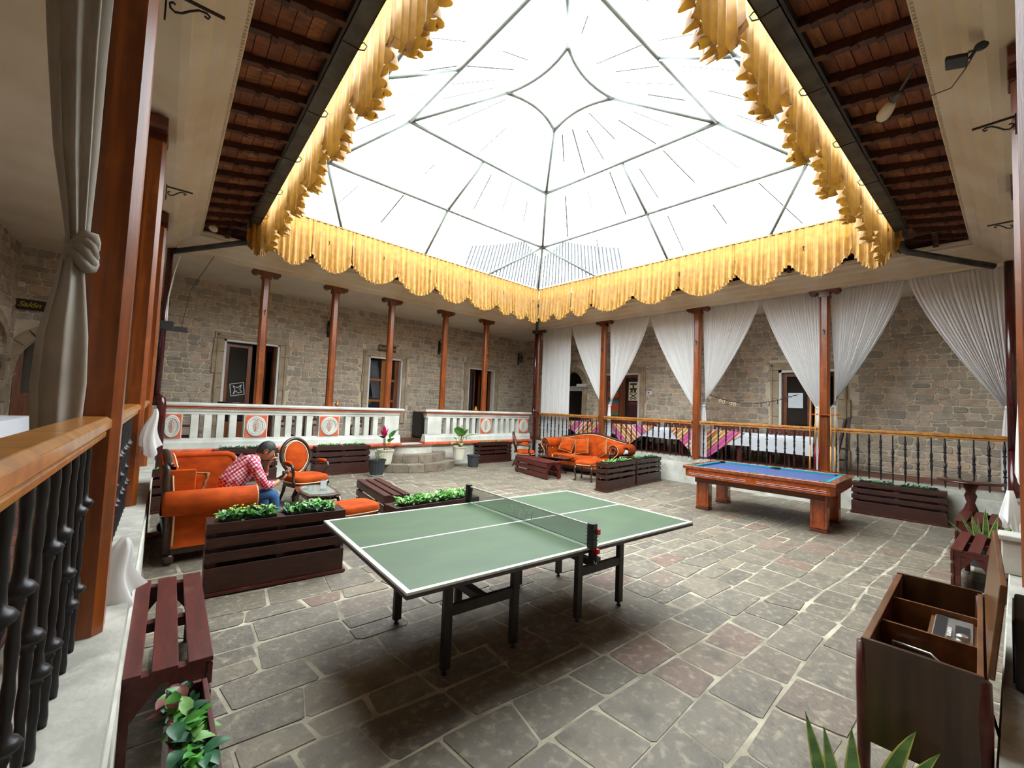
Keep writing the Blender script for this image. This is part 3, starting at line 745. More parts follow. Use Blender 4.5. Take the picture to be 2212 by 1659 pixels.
# ================================================================ DOORS AND WINDOWS
def frame_local(sd, u, z=.6, v=None): return FM(sd, u, VB[sd] if v is None else v, z)
def surround(sd, hole, outer, parent, seed, arch=False):
    u0, u1, z0, z1 = hole; a, b, c, d = outer; rn = random.Random(seed); T = FM(sd, 0, VB[sd])
    def blk(x0, x1, y0, y1, dd=.05): MB(T).box(x0+.004, -dd, y0+.004, x1-.004, .12, y1-.004).build('surround_stone', mSURR, parent, bevel=.008)
    z = c
    while z < z1-.05:
        h = min(rn.uniform(.35, .6), z1-z); h = z1-z if z1-z-h < .15 else h
        blk(a+rn.uniform(-.04, .04), u0, z, z+h); blk(u1, b+rn.uniform(-.04, .04), z, z+h); z += h
    if z0 > c+.05: blk(u0, u1, c, z0)
    n = 3 if not arch else 0
    for k in range(n): blk(a+(b-a)*k/n, a+(b-a)*(k+1)/n, z1, d)
    # outer thin drip moulding
    m = MB(T); m.box(a+.05, -.075, c, a+.09, -.045, d-.05); m.box(b-.09, -.075, c, b-.05, -.045, d-.05); m.box(a+.05, -.075, d-.09, b-.05, -.045, d-.05); m.build('drip_moulding', mSURR, parent)
def white_frame(sd, h, parent, w=.05, sill=False):
    u0, u1, z0, z1 = h; T = FM(sd, 0, VB[sd])
    m = MB(T); m.box(u0, -.03, z0, u0+w, .14, z1); m.box(u1-w, -.03, z0, u1, .14, z1); m.box(u0, -.03, z1-w, u1, .14, z1)
    if sill: m.box(u0, -.03, z0, u1, .14, z0+w)
    m.build('white_frame', mWHT, parent)
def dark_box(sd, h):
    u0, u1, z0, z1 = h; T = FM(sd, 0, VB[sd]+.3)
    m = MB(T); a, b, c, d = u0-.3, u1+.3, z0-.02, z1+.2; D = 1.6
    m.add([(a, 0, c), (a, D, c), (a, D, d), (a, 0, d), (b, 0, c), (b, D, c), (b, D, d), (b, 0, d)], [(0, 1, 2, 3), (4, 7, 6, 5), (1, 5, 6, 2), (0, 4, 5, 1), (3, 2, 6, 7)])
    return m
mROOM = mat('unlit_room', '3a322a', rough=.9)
def leafdoor(parent, T, w, z0, z1, glass=mGLASSD, panelh=.7, name='door_leaf'):
    """one door leaf, hinged at x = 0, closed along +x"""
    lf = MB(T); s_ = .1
    lf.box(0, 0, z0, s_, .045, z1); lf.box(w-s_, 0, z0, w, .045, z1); lf.box(s_, 0, z1-s_, w-s_, .045, z1); lf.box(s_, 0, z0, w-s_, .045, z0+s_); lf.box(s_, 0, z0+panelh, w-s_, .045, z0+panelh+s_)
    lf.box(s_, .012, z0+s_, w-s_, .034, z0+panelh); lf.box(s_+.06, .004, z0+s_+.06, w-s_-.06, .014, z0+panelh-.06)
    o = lf.build(name, mDOORW, parent, bevel=.004)
    MB(T).box(s_, .016, z0+panelh+s_, w-s_, .026, z1-s_).build('pane', glass, o)
    return o
def RT(T, x, y, rz): return T @ Matrix.Translation((x, y, 0)) @ Matrix.Rotation(rz, 4, 'Z')
# door 1: open leaf at the left with a white square emblem, dark room behind
i0 = 0
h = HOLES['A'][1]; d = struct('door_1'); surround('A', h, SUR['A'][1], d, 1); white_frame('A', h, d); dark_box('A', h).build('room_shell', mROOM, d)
T = FM('A', 0, VB['A']+.14)
lf = leafdoor(d, RT(T, h[0]+.05, 0, .12), .62, .62, 3.07, panelh=.35)
lf2 = leafdoor(d, RT(T, h[1]-.05, 0, PI-1.35), .55, .62, 3.07, panelh=.35)
em = MB(RT(T, h[0]+.05, 0, .12))
for a_, b_ in (((.2, 1.72), (.5, 1.78)), ((.5, 1.78), (.46, 2.08)), ((.46, 2.08), (.16, 2.02)), ((.16, 2.02), (.2, 1.72)), ((.25, 1.77), (.3, 1.86)), ((.3, 1.86), (.36, 1.8)), ((.36, 1.8), (.44, 1.83)), ((.44, 1.83), (.39, 1.9)), ((.39, 1.9), (.42, 2.02)), ((.42, 2.02), (.34, 1.94)), ((.34, 1.94), (.23, 1.98)), ((.23, 1.98), (.28, 1.9)), ((.28, 1.9), (.25, 1.77))):
    em.bar((a_[0], .006, a_[1]), (b_[0], .006, b_[1]), .012, .004, up=(0, 1, 0))
em.build('window_emblem', mPAPER, lf)
MB(RT(T, h[0]+.05, 0, .12)).lathe([(.02, -.03), (.03, -.015), (.03, 0), (.0, .01)], 10, T=TR(.57, -.0, 1.5)@Matrix.Rotation(PI/2, 4, 'X')).build('door_knob', mCHROME, lf)
# window 2 : wooden bars, flowers inside
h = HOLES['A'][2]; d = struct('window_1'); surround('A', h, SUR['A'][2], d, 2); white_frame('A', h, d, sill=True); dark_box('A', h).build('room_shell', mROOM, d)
m = MB(T)
m.box(6.2, 0, 1.25, 6.34, .05, 3.08)
fr_ = m.build('window_mullion', mWINW, d)
for zz in (1.72, 2.38): MB(T).box(5.75, .005, zz, 6.79, .045, zz+.07).build('window_bar', mWINW, d)
MB(T).box(5.75, 0, 1.25, 5.79, .05, 3.08).box(6.66, 0, 1.25, 6.79, .05, 3.08).build('window_stile', mDOORW, d)
for a_, b_ in ((5.79, 6.2), (6.34, 6.66)):
    for c_, d_ in ((1.25, 1.72), (1.79, 2.38), (2.45, 3.08)): MB(T).box(a_, .02, c_, b_, .03, d_).build('pane', clear('pane_clear', (.8, .82, .85), opac=.12, col=(.1, .12, .14)), d)
MB(T).grid(lambda s, t: (5.85+.35*s*(1-t*.2)+t*.25, .3+.03*math.sin(s*22), 3.05-1.2*t), 24, 6).build('inner_curtain', mSHEER, d)
# door 2 (far back door)
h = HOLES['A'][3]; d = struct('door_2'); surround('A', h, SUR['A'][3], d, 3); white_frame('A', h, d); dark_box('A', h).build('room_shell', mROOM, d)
leafdoor(d, RT(T, h[0]+.05, 0, .35), .6, .62, 3.07, panelh=.75); leafdoor(d, RT(T, h[1]-.05, 0, PI-1.3), .58, .62, 3.07, panelh=.75)
# arched doors at the left end
def arch_fill(sd, h, zs, parent, outer=.2, n=10, m=mSURR, backm=mMORT):
    u0, u1, z0, z1 = h; c = (u0+u1)/2; r = (u1-u0)/2; T = FM(sd, 0, VB[sd])
    k = (z1-zs)/r
    pts = [(c+r*math.cos(PI*i/16), zs+(z1-zs)*math.sin(PI*i/16)) for i in range(17)]
    vs = []; 
    R_ = T @ Matrix(((1, 0, 0, 0), (0, 0, -1, 0), (0, 1, 0, 0), (0, 0, 0, 1)))
    b = MB(R_)
    for i in range(16):
        p, q = pts[i], pts[i+1]
        b.prism([p, q, (q[0], z1+.02), (p[0], z1+.02)], -.28, -.01)
    b.build('arch_spandrel', backm, parent)
    for i in range(n):
        a0, a1 = PI*i/n+.01, PI*(i+1)/n-.01
        po = [(c+r*math.cos(a), zs+(z1-zs)*math.sin(a)) for a in (a0, (a0+a1)/2, a1)]; pi_ = [(c+(r+outer)*math.cos(a), zs+(z1-zs+outer)*math.sin(a)) for a in (a1, (a0+a1)/2, a0)]
        MB(R_).prism(po+pi_, -.1, .05).build('voussoir', m, parent, bevel=.008)
    z = z0
    while z < zs-.05:
        hh = min(.42, zs-z)
        for x0, x1 in ((u0-outer, u0), (u1, u1+outer)): MB(T).box(x0, -.05, z+.005, x1, .12, z+hh-.005).build('surround_stone', m, parent, bevel=.008)
        z += hh
    for x0, x1 in ((u0-outer-.04, u0+.03), (u1-.03, u1+outer+.04)): MB(T).box(x0, -.09, zs-.1, x1, .12, zs-.04).box(x0+.02, -.07, zs-.14, x1-.02, .12, zs-.1).build('impost', m, parent)
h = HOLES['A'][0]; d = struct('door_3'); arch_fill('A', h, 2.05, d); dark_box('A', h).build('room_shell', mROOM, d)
leafdoor(d, RT(T, h[0], 0, .25), .64, .62, 2.8, panelh=.9); leafdoor(d, RT(T, h[1], 0, PI-.05), .64, .62, 2.8, panelh=.9)
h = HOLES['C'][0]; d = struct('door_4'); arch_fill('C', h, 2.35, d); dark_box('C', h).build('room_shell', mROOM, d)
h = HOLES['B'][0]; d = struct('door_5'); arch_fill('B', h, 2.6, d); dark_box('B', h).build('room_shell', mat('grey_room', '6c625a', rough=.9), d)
MB(FM('B', 0, VB['B'])).box(9.62, .04, 2.42, 10.72, .16, 2.6).build('transom', mBAL, d)
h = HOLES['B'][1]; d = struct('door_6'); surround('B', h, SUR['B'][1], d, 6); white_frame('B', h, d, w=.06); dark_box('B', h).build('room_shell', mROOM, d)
T = FM('B', 0, VB['B']+.05)
lf = leafdoor(d, T@Matrix.Translation((7.36, .03, 0)), .64, .62, 2.96, panelh=.85)
lf2 = leafdoor(d, T@Matrix.Translation((8.02, .03, 0)), .64, .62, 2.96, panelh=.85)
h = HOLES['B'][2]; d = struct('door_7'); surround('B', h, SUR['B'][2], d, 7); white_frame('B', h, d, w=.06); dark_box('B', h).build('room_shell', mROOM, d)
leafdoor(d, T@Matrix.Translation((2.62, .03, 0)), .64, .62, 2.89, panelh=.8); leafdoor(d, RT(T, 2.16, .05, .9), .45, .62, 2.89, panelh=.8)
# ================================================================ VALANCES
def valance(side, v, ztop, joints, lows, label, sub=0, start=0.0):
    us = joints; o_ = W2(side, (us[0]+us[-1])/2, v, ztop); t = thing('valance', label, 'valance', o_, 0, 'golden ruffled valances round the skylight')
    T = Matrix.Translation(-o_) @ FM(side, 0, v, 0)
    rn = random.Random(ord(side))
    MB(T).tube([(us[0], 0, ztop), (us[-1], 0, ztop)], .008, 6).build('valance_wire', mIRON, t)
    for k in range(len(us)-1):
        u0, u1 = us[k]-.012, us[k+1]+.012; zj0 = lows[k][0]; zl = lows[k][1]; zj1 = lows[k+1][0] if k+1 < len(lows) else zj0
        w = u1-u0; nu = max(24, int(w/.014)); nv = 9; p1, p2 = rn.uniform(0, 6), rn.uniform(0, 6)
        def zb(s): return (zj0*(1-s)+zj1*s)+.09-((zj0+zj1)/2+.09-zl)*(math.sin(PI*s)**.75)
        def pl(s, t):
            u = u0+w*s
            return (.014+.03*t)*math.sin(u*2*PI/.13+p1+1.1*math.sin(u*7+p2)+.5*math.sin(u*17+p1))+.012*math.sin(u*2*PI/.043+p2)*(1-.5*t)-.03*t*math.sin(PI*s)
        def fn(s, tt):
            z = ztop+(zb(s)-ztop)*tt; return (u0+w*s+.006*math.sin(s*40+tt*3), pl(s, tt)+(.03 if s in (0, 1) else 0)*0, z)
        sw = MB(T).grid(fn, nu, nv).build('swag', mSATIN, t, smooth=True)
        def rf(s, tt):
            u = u0+w*s; a = pl(s, 1)+(.006+.026*tt)*math.sin(u*2*PI/.05+p2)
            return (u+.012*tt*math.sin(u*2*PI/.05+p2+1.2), a-.004, zb(s)+.006-.085*tt+.012*math.sin(u*2*PI/.05)*tt)
        MB(T).grid(rf, nu*2, 2).build('ruffle', mSATIN, sw, smooth=True)
        MB(T).grid(lambda s, tt: (u0+w*s, pl(s, 0)*1.2+.006*math.sin(s*w*2*PI/.03), ztop-.01+.035*tt), nu, 1).build('heading', mSATIN, sw, smooth=True)
    return t
kA = .976
valance('A', -1.27, 5.36, [1.62, 2.05, 2.75, 3.58, 4.66, 5.68, 6.7, 7.72, 8.32, 8.9, 9.42], [(4.60, 4.42), (4.66, 4.40), (4.66, 4.42), (4.66, 4.42), (4.68, 4.39), (4.65, 4.40), (4.6, 4.40), (4.62, 4.42), (4.56, 4.40), (4.55, 4.38), (4.5, 4.4)],
        'golden valance over the white balustrade, on the far left side of the skylight')
valance('B', -1.27, 5.37, [.72, 1.38, 2.34, 3.3, 4.57, 5.74, 7.04, 7.75, 8.4, 9.0], [(4.76, 4.42), (4.76, 4.44), (4.74, 4.46), (4.72, 4.43), (4.7, 4.42), (4.68, 4.43), (4.66, 4.42), (4.66, 4.4), (4.6, 4.4), (4.55, 4.4)],
        'golden valance over the sheer curtains, on the far right side of the skylight')
valance('C', -1.37, 5.42, [1.4+i*.98 for i in range(9)], [(4.78, 4.48)]*9, 'golden valance along the left edge of the skylight behind the grey gutter')
valance('D', -1.34, 5.42, [1.45+i*1.0 for i in range(9)], [(4.84, 4.46)]*9, 'golden valance along the right edge of the skylight behind the grey gutter')
# ================================================================ CURTAINS
def folds(u, t, f, a): return a*math.sin(u*f)+a*.5*math.sin(u*f*2.3+1.1)
def swept(side, v, ut0, ut1, zt, ug, zg, ztail, label, tail=True, gw=.1):
    """curtain hung from ut0..ut1 and drawn to the column at ug"""
    o_ = W2(side, (ut0+ut1)/2, v, zt); t = thing('sheer_curtain', label, 'curtain', o_, 0, 'white sheer curtains of the right gallery')
    T = Matrix.Translation(-o_) @ FM(side, 0, v, 0); rn = random.Random(int(ut0*100)); ph = rn.uniform(0, 6)
    sgn = 1 if ug > (ut0+ut1)/2 else -1
    def fn(s, tt):
        e = tt**1.3; ut = ut0+(ut1-ut0)*s
        near = abs(ut-ug); far = abs(ut0-ut1)
        u = ut*(1-e)+(ug+(s-.5)*gw)*e
        amp = .028*(1-.35*e)
        z = zt+(zg-zt)*tt
        return (u, amp*math.sin(s*2*PI*19+ph+.4*math.sin(s*17))+.012*math.sin(s*2*PI*43)+.05*e*math.sin(PI*s), z)
    MB(T).grid(fn, 170, 18).build('drape', mSHEER, t, smooth=True)
    if tail:
        def tl(s, tt):
            z = zg-.03+(ztail-zg)*tt; wd = .035+.04*min(1, tt*2.2); a = s*2*PI
            return (ug+wd*math.cos(a)*(1+.25*math.sin(a*5+ph)), .03*math.sin(a)*(1+.3*math.sin(a*7)), z)
        MB(T).grid(tl, 44, 8).build('tail', mSHEER, t, smooth=True)
        MB(T).lathe([(.036, -.03), (.042, 0), (.036, .03)], 14, T=TR(ug, 0, zg)).build('tie', mSHEER, t, smooth=True)
    return t
def hanging(side, v, u0, u1, zt, zb, label):
    o_ = W2(side, (u0+u1)/2, v, zt); t = thing('sheer_curtain', label, 'curtain', o_, 0, 'white sheer curtains of the right gallery')
    T = Matrix.Translation(-o_) @ FM(side, 0, v, 0)
    MB(T).grid(lambda s, tt: (u0+(u1-u0)*s+.03*tt*(.5-s), (.03+.02*tt)*math.sin(s*2*PI*15+.7*math.sin(s*9))+.01*math.sin(s*2*PI*37), zt+(zb-zt)*tt), 150, 8).build('drape', mSHEER, t, smooth=True)
vc = .26
hanging('B', vc, 8.95, 10.2, 4.47, .68, 'straight hanging white sheer curtain beside the far corner pipe')
swept('B', vc, 7.55, 8.9, 4.47, 7.6, 1.9, .7, 'sheer curtain swept to the left side of the far wooden column')
swept('B', vc, 7.42, 6.13, 4.47, 7.38, 1.88, .7, 'sheer curtain swept to the right side of the far wooden column')
swept('B', vc, 4.75, 6.1, 4.47, 4.8, 1.95, .7, 'sheer curtain swept to the left side of the middle column')
swept('B', vc, 4.62, 3.31, 4.47, 4.57, 1.95, .7, 'sheer curtain swept to the right side of the middle column')
swept('B', vc, 2.1, 3.27, 4.47, 2.16, 1.97, .7, 'sheer curtain swept to the left side of the cue rack column')
swept('B', vc, 1.95, .77, 4.47, 1.9, 2.0, .7, 'sheer curtain swept to the right side of the cue rack column')
swept('B', vc, -.55, .74, 4.47, -.47, 2.05, .7, 'sheer curtain at the far right swept to the right hand corner')
# knotted linen curtain at the near left
kc = thing('linen_curtain', 'grey linen curtain tied in a knot beside the nearest left column', 'curtain', (-.2, 2.6, 2.3))
def lin(path, prof_w, n=40, seedv=1, dpt=.05, f=5):
    def fn(s, tt):
        k = tt*(len(path)-1); i = min(int(k), len(path)-2); q = k-i
        c = Vector(path[i]).lerp(Vector(path[i+1]), q); w = prof_w[i]*(1-q)+prof_w[i+1]*q; a = s*2*PI
        return (c.x+w*math.cos(a)*(1+.16*math.sin(a*f+seedv)), c.y+dpt*math.sin(a)*(1+.3*math.sin(a*f*1.4)), c.z)
    return fn
KX, KY, KZ = -.2, 2.6, 2.3
MB().grid(lin([(-.24-KX, 0, 4.48-KZ), (-.225-KX, 0, 3.7-KZ), (-.205-KX, 0, 3.2-KZ), (-.18-KX, 0, 2.75-KZ), (-.155-KX, 0, 2.42-KZ), (-.15-KX, 0, 2.33-KZ)], [.14, .1, .08, .06, .035, .028], f=6), 90, 30).build('upper_drape', mLINEN, kc, smooth=True)
MB().grid(lin([(-.16-KX, -.01, 2.34-KZ), (-.16-KX, -.02, 2.15-KZ), (-.165-KX, -.02, 1.95-KZ), (-.165-KX, 0, 1.75-KZ), (-.16-KX, 0, 1.5-KZ), (-.155-KX, 0, 1.1-KZ), (-.155-KX, 0, .7-KZ)], [.025, .045, .068, .075, .065, .055, .055], f=4, seedv=3), 90, 30).build('lower_drape', mLINEN, kc, smooth=True)
kn = MB()
for k in range(4):
    pts = [(-.135-KX+.035*math.cos(a+k), -.03+.035*math.sin(a+k*.8)-.0, 2.27-KZ+k*.028+.03*math.sin(a*2+k)) for a in [2*PI*q/14 for q in range(14)]]
    kn.tube(pts, .024, 8, closed=True)
kn.build('knot', mLINEN, kc, smooth=True)
# white cloth bundles at the right hand post and the white tails on the left ledge
def bundle(label, p, h, w, seed, group=None):
    t = thing('white_cloth', label, 'cloth', p, 0, group); rn = random.Random(seed); ph = rn.uniform(0, 6)
    MB().grid(lambda s, tt: (w*(.15+.85*tt**.7)*math.cos(s*2*PI)*(1+.32*tt*math.sin(s*2*PI*6+ph))+.02*math.sin(tt*5+ph), w*.6*(.3+.7*tt)*math.sin(s*2*PI)*(1+.2*math.sin(s*2*PI*4)), h*(1-tt)+.06*math.sin(s*2*PI*2+ph)*tt), 40, 10).build('folded_cloth', mSHEER, t, smooth=True)
    return t
bundle('white curtain tail falling beside the second left column', (.31, 5.5, 1.15), .42, .07, 3)
bundle('white cloth end on the left ledge at the foot of the nearest column', (.08, 3.1, .625), .32, .1, 4)
bundle('white cloth on the right ledge beside the frame edge', (5.62, -.24, .91), .28, .10, 5)
bundle('white cloth tied high on the right hand post', (5.6, -.3, 1.3), .62, .05, 6)
# ================================================================ PIPES
def pipe(name, label, pts, rad, m, cat='pipe', coll=()):
    o = Vector(pts[0]); t = thing(name, label, cat, o)
    MB().tube([Vector(p)-o for p in pts], rad, 12).build('pipe_run', m, t, smooth=True)
    return t, o
def arcpts(a, b, c, n=6):
    a, b, c = Vector(a), Vector(b), Vector(c); return [a*(1-t)**2+b*2*t*(1-t)+c*t*t for t in [i/n for i in range(n+1)]]
def gpipe(label, gx, gy, ex, ey, ez):
    d = Vector((ex-gx, ey-gy)).normalized()
    pts = arcpts((gx, gy, 4.84), (gx, gy, 4.6), (gx+d.x*.2, gy+d.y*.2, 4.6))+[(ex, ey, ez)]
    t, o = pipe('downspout', label, [(gx, gy, 4.925)]+pts, .05, mGUT)
    MB().lathe([(.06, 0), (.06, .1), (.052, .1)], 14, T=TR(0, 0, -.14)).build('pipe_collar', mCHROME, t, smooth=True)
    MB().box(-.12, -.1, -.09, .12, .1, 0.0).build('hopper', mGUT, t)
gpipe('grey downspout from the left gutter corner to the oxblood pipe', 1.74, 9.13, .66, 10.14, 4.38)
gpipe('grey downspout from the right gutter corner towards the right edge', 9.55, .75, 10.52, -.33, 4.38)
gpipe('grey downspout from the far gutter corner below the valances', 9.52, 9.12, 10.46, 10.06, 4.3)
t, o = pipe('drainpipe', 'oxblood drainpipe at the left end of the white balustrade', [(.62, 10.14, 4.42), (.6, 10.14, 1.62)], .05, mOX)
MB().tube([Vector(p)-o for p in arcpts((.58, 10.16, 1.5), (.58, 10.16, 1.68), (.66, 10.1, 1.62))+[(.68, 10.1, 1.5), (.68, 10.1, .02)]], .07, 12).build('lower_pipe', mOX, t, smooth=True)
t, o = pipe('drainpipe', 'oxblood drainpipe in the far corner between balustrade and sheer curtain', [(10.5, 10.1, 4.42), (10.5, 10.1, 1.7)], .055, mOX)
MB().tube([Vector(p)-o for p in [(10.5, 10.1, 1.75), (10.5, 10.1, 1.55), (10.55, 10.08, 1.45), (10.55, 10.08, .02)]], .065, 12).build('lower_pipe', mOX, t, smooth=True)
MB().tube([Vector(p)-o for p in [(10.45, 10.0, 1.66), (10.62, 10.0, 1.55), (10.64, 9.97, 1.5)]], .03, 8).build('side_branch', mOX, t, smooth=True)
t, o = pipe('drainpipe', 'dark oxblood drainpipe in the right corner, half hidden by the edge post', [(10.5, -.49, 4.42), (10.5, -.49, 1.3)], .055, mOX)
MB().tube([Vector(p)-o for p in [(10.48, -.49, 1.35), (10.48, -.49, .02)]], .06, 12).build('lower_pipe', mOX, t, smooth=True)
# ================================================================ LAMPS, BRACKETS, CAMERAS
def eave_lamp(label, p, q, s=1.0):
    o = Vector(q); t = thing('eave_lamp', label, 'lamp', o); d = Vector(p)-o
    MB().tube([(0, 0, .03), d*.25+Vector((0, 0, .02)), d*.6], .012, 8).build('lamp_arm', mGUT, t, smooth=True)
    MB().lathe([(.015, 0), (.03, .02), (.034, .06), (.028, .09)], 12, T=Matrix.Translation(d*.55)@d.to_track_quat('Z', 'Y').to_matrix().to_4x4()).build('lamp_collar', mGUT, t, smooth=True)
    MB().lathe([(.02, 0), (.036*s, .01), (.05*s, .05), (.056*s, .1), (.052*s, .15), (.035*s, .18), (.005, .19)], 18, T=Matrix.Translation(d*.75)@d.to_track_quat('Z', 'Y').to_matrix().to_4x4()).build('glass_shade', mCREAMC, t, smooth=True)
eave_lamp('pale glass eave lamp on the boards at the upper right', (5.3, .52, 4.72), (4.93, .24, 4.88))
eave_lamp('pale glass eave lamp in the left corner of the eaves', (1.13, 9.2, 4.70), (1.0, 9.55, 4.86))
eave_lamp('small glass lamp hanging just under the far left valance', (5.6, 9.78, 4.55), (5.62, 9.93, 4.735), .9)
t = thing('floodlight', 'black floodlight on a hinged bracket by the right cornice', 'lamp', (4.38, -.04, 4.44))
MB().box(-.07, -.02, -.035, .07, .1, -.005, T=TR(0, .02, -.03, rx=.3)).build('housing', mBLACK, t, bevel=.006)
MB().tube([(0, 0, 0), (-.03, -.03, -.02), (0, 0, -.05)], .01, 8).build('hinge', mBLACK, t)
MB().ell((-.0, -.06, .01), (.05, .04, .02)).build('mount_plate', mBLACK, t, smooth=True)
MB().tube([(-.0, -.05, .02), (.3, .02, .06), (.6, .1, .12), (1.0, .28, .34)], .005, 6).build('cable', mBLACK, t)
def bracket(label, p, dirv, L=.22, group='scrolled iron brackets on the gallery columns'):
    t = thing('iron_bracket', label, 'bracket', p, math.atan2(dirv[1], dirv[0]), group)
    MB().bar((0, 0, 0), (L, 0, 0), .012, .014).build('arm', mIRON, t)
    a = L/.22
    sp = [(.012*a, -.05*a), (.02*a, -.035*a), (.04*a, -.04*a), (.045*a, -.06*a), (.03*a, -.078*a), (.012*a, -.075*a), (.03*a, -.085*a)]
    sp = [(.035, -.05), (.025, -.045), (.015, -.055), (.018, -.075), (.035, -.085), (.06, -.075), (.09, -.045), (.12, -.022), (.15, -.018), (.165, -.03), (.155, -.042), (.142, -.036)]
    MB().tube([(x*a, 0, z*a) for x, z in sp], .006, 6).build('scroll', mIRON, t, smooth=True)
    MB().bar((.002, 0, .02), (.002, 0, -.14*a), .016, .008).build('back_plate', mIRON, t)
nC = (.9974, -.0718); nD = (.0524, .9986)
bracket('iron bracket on the second left column above the downspout', (.27, 5.66, 3.87), nC)
bracket('iron bracket cut by the top edge beside the nearest left column', (.07, 2.9, 3.88), nC, .26)
bracket('iron bracket at the upper right beside the floodlight', (4.68, -.27, 4.0), nD)
bracket('iron bracket at the right edge above the last sheer curtain', (7.12, -.38, 4.0), nD, .2)
for u, lb in ((4.75, 'wooden column of the right side just behind the edge post, carrying the nearer scrolled bracket'), (7.15, 'farther wooden column of the right side, carrying the bracket above the last curtain')):
    column('D', u, .14, .622, lb, w=.14)
def hook(label, p, dirv, group='small iron hooks on the wooden columns'):
    t = thing('iron_hook', label, 'hook', p, math.atan2(dirv[1], dirv[0]), group)
    MB().tube([(0, 0, .02), (.06, 0, .02), (.075, 0, .03), (.07, 0, .045), (.05, 0, .04)], .006, 6).bar((.004, 0, .05), (.004, 0, -.06), .02, .01).build('hook_bar', mIRON, t)
for u, lb in ((7.53, 'iron hook on the far sheer curtain column'), (4.68, 'iron hook on the middle sheer curtain column'), (2.02, 'iron hook high on the cue rack column')):
    hook(lb, W2('B', u, .014, 3.55), (-1, 0))
hook('iron hook on the first balustrade column', W2('A', 2.28, .022, 3.55), (0, -1)); hook('iron hook on the fifth balustrade column', W2('A', 8.52, .022, 3.3), (0, -1))
def lantern(label, u, z, side='A', cl=False):
    t = thing('wall_lantern', label, 'lantern', W2(side, u, VB[side]-.04, z), 0, 'black wall lanterns on the stone wall')
    MB().box(-.03, -.01, -.26, .03, .02, .2).build('back_plate', mIRON, t)
    MB().tube([(0, 0, .12), (0, -.04, .22), (0, -.12, .25), (0, -.17, .2), (0, -.16, .13)], .012, 6).tube([(0, 0, -.2), (0, -.05, -.25), (0, -.1, -.22), (0, -.08, -.17)], .01, 6).tube([(0, -.02, .1), (0, -.07, .14), (0, -.1, .1), (0, -.07, .06)], .009, 6).build('scroll_arm', mIRON, t)
    b = MB(TR(0, -.15, -.04))
    b.lathe([(.02, .17), (.035, .14), (.085, .09), (.085, .075)], 6).lathe([(.05, -.13), (.055, -.11), (.055, -.1)], 6)
    for k in range(6):
        a = PI/3*k; b.bar((.078*math.cos(a), .078*math.sin(a), .08), (.052*math.cos(a), .052*math.sin(a), -.11), .01)
    b.build('lantern_cage', mIRON, t)
    MB(TR(0, -.15, -.04)).lathe([(.045, -.1), (.07, .075)], 6).build('lantern_glass', mat('lantern_glass', '6a6e66', rough=.2), t)
lantern('wall lantern left of the second balustrade column', 4.42, 3.78); lantern('wall lantern left of the fourth balustrade column', 8.2, 3.72)
lantern('wall lantern right of the far back door', 12.05, 3.72); lantern('wall lantern at the left end by the oxblood pipe', .74, 3.72)
# speaker shelf and cables on the left drainpipe
t = thing('speaker_shelf', 'small black shelf and box clamped to the left oxblood pipe', 'speaker', (.66, 10.0, 2.9))
MB().box(-.06, -.06, -.02, .3, .1, 0).build('shelf_plate', mBLACK, t); MB().box(-.1, -.05, .0, .08, .08, .14).box(.1, -.04, 0, .28, .08, .06).build('device_box', mBLACK, t)
MB().tube([(-.02, 0, .14), (-.02, .03, .6), (.04, .04, 1.1), (.1, .02, 1.38)], .012, 6).build('white_cable', mWHT, t)
MB().tube([(.2, 0, .06), (.3, .05, .8), (.6, -.1, 1.5)], .005, 5).build('black_cable', mBLACK, t)
# ================================================================ SIGNS
def text(body, size, parent, T, m, name='lettering', ext=.002, shear=.3):
    c = bpy.data.curves.new(name, 'FONT'); c.body = body; c.size = size; c.extrude = ext; c.align_x = 'CENTER'; c.align_y = 'CENTER'; c.shear = shear; c.offset = size*.02
    o = bpy.data.objects.new(name, c); COL.objects.link(o); c.materials.append(m); o.parent = parent; 
    bpy.context.view_layer.update()
    me = bpy.data.meshes.new_from_object(o); bpy.data.objects.remove(o)
    q = bpy.data.objects.new(name, me); COL.objects.link(q); q.parent = parent; q.matrix_local = T; q['kind'] = 'stuff'; return q
RX = Matrix.Rotation(PI/2, 4, 'X')
t = thing('restaurant_sign', 'dark sign board with gold script above the restaurant window', 'sign', (6.255, 12.5, 3.41)); MB().box(-.29, 0, -.1, .29, .03, .1).build('board', mSIGN, t)
text('Restaurante', .125, t, Matrix.Translation((0, -.004, 0))@RX, mGOLD, shear=.4)
t = thing('hall_sign', 'long dark sign board with gold script above the left arched door', 'sign', (-.96, 12.5, 3.34)); MB().box(-.56, 0, -.1, .56, .03, .1).build('board', mSIGN, t)
text('Salón de Eventos', .14, t, Matrix.Translation((0, -.004, 0))@RX, mGOLD, shear=.4)
t = thing('junction_box', 'small pale box high on the stone wall at the left end', 'box', (-1.42, 12.54, 3.72)); MB().box(-.05, -.04, -.05, .05, .03, .05).build('box_body', mWHT, t, bevel=.01)
t = thing('wall_notice', 'tiny cream notice on the stone right of the textile door', 'sign', W2('B', 6.94, VB['B']-.045, 2.36), PI/2*0)
MB().box(-.004, -.09, -.06, .012, .09, .06).build('plate', mPAPER, t); MB().box(-.008, .0, -.03, -.004, .05, .03).build('red_mark', mRED, t)
t = thing('exit_lightbox', 'white lightbox sign on the impost of the far arched doorway', 'sign', W2('B', 9.62, VB['B']-.1, 2.62)); MB().box(-.03, -.24, -.05, .04, .2, .05).build('lightbox', mPAPER, t, bevel=.005)
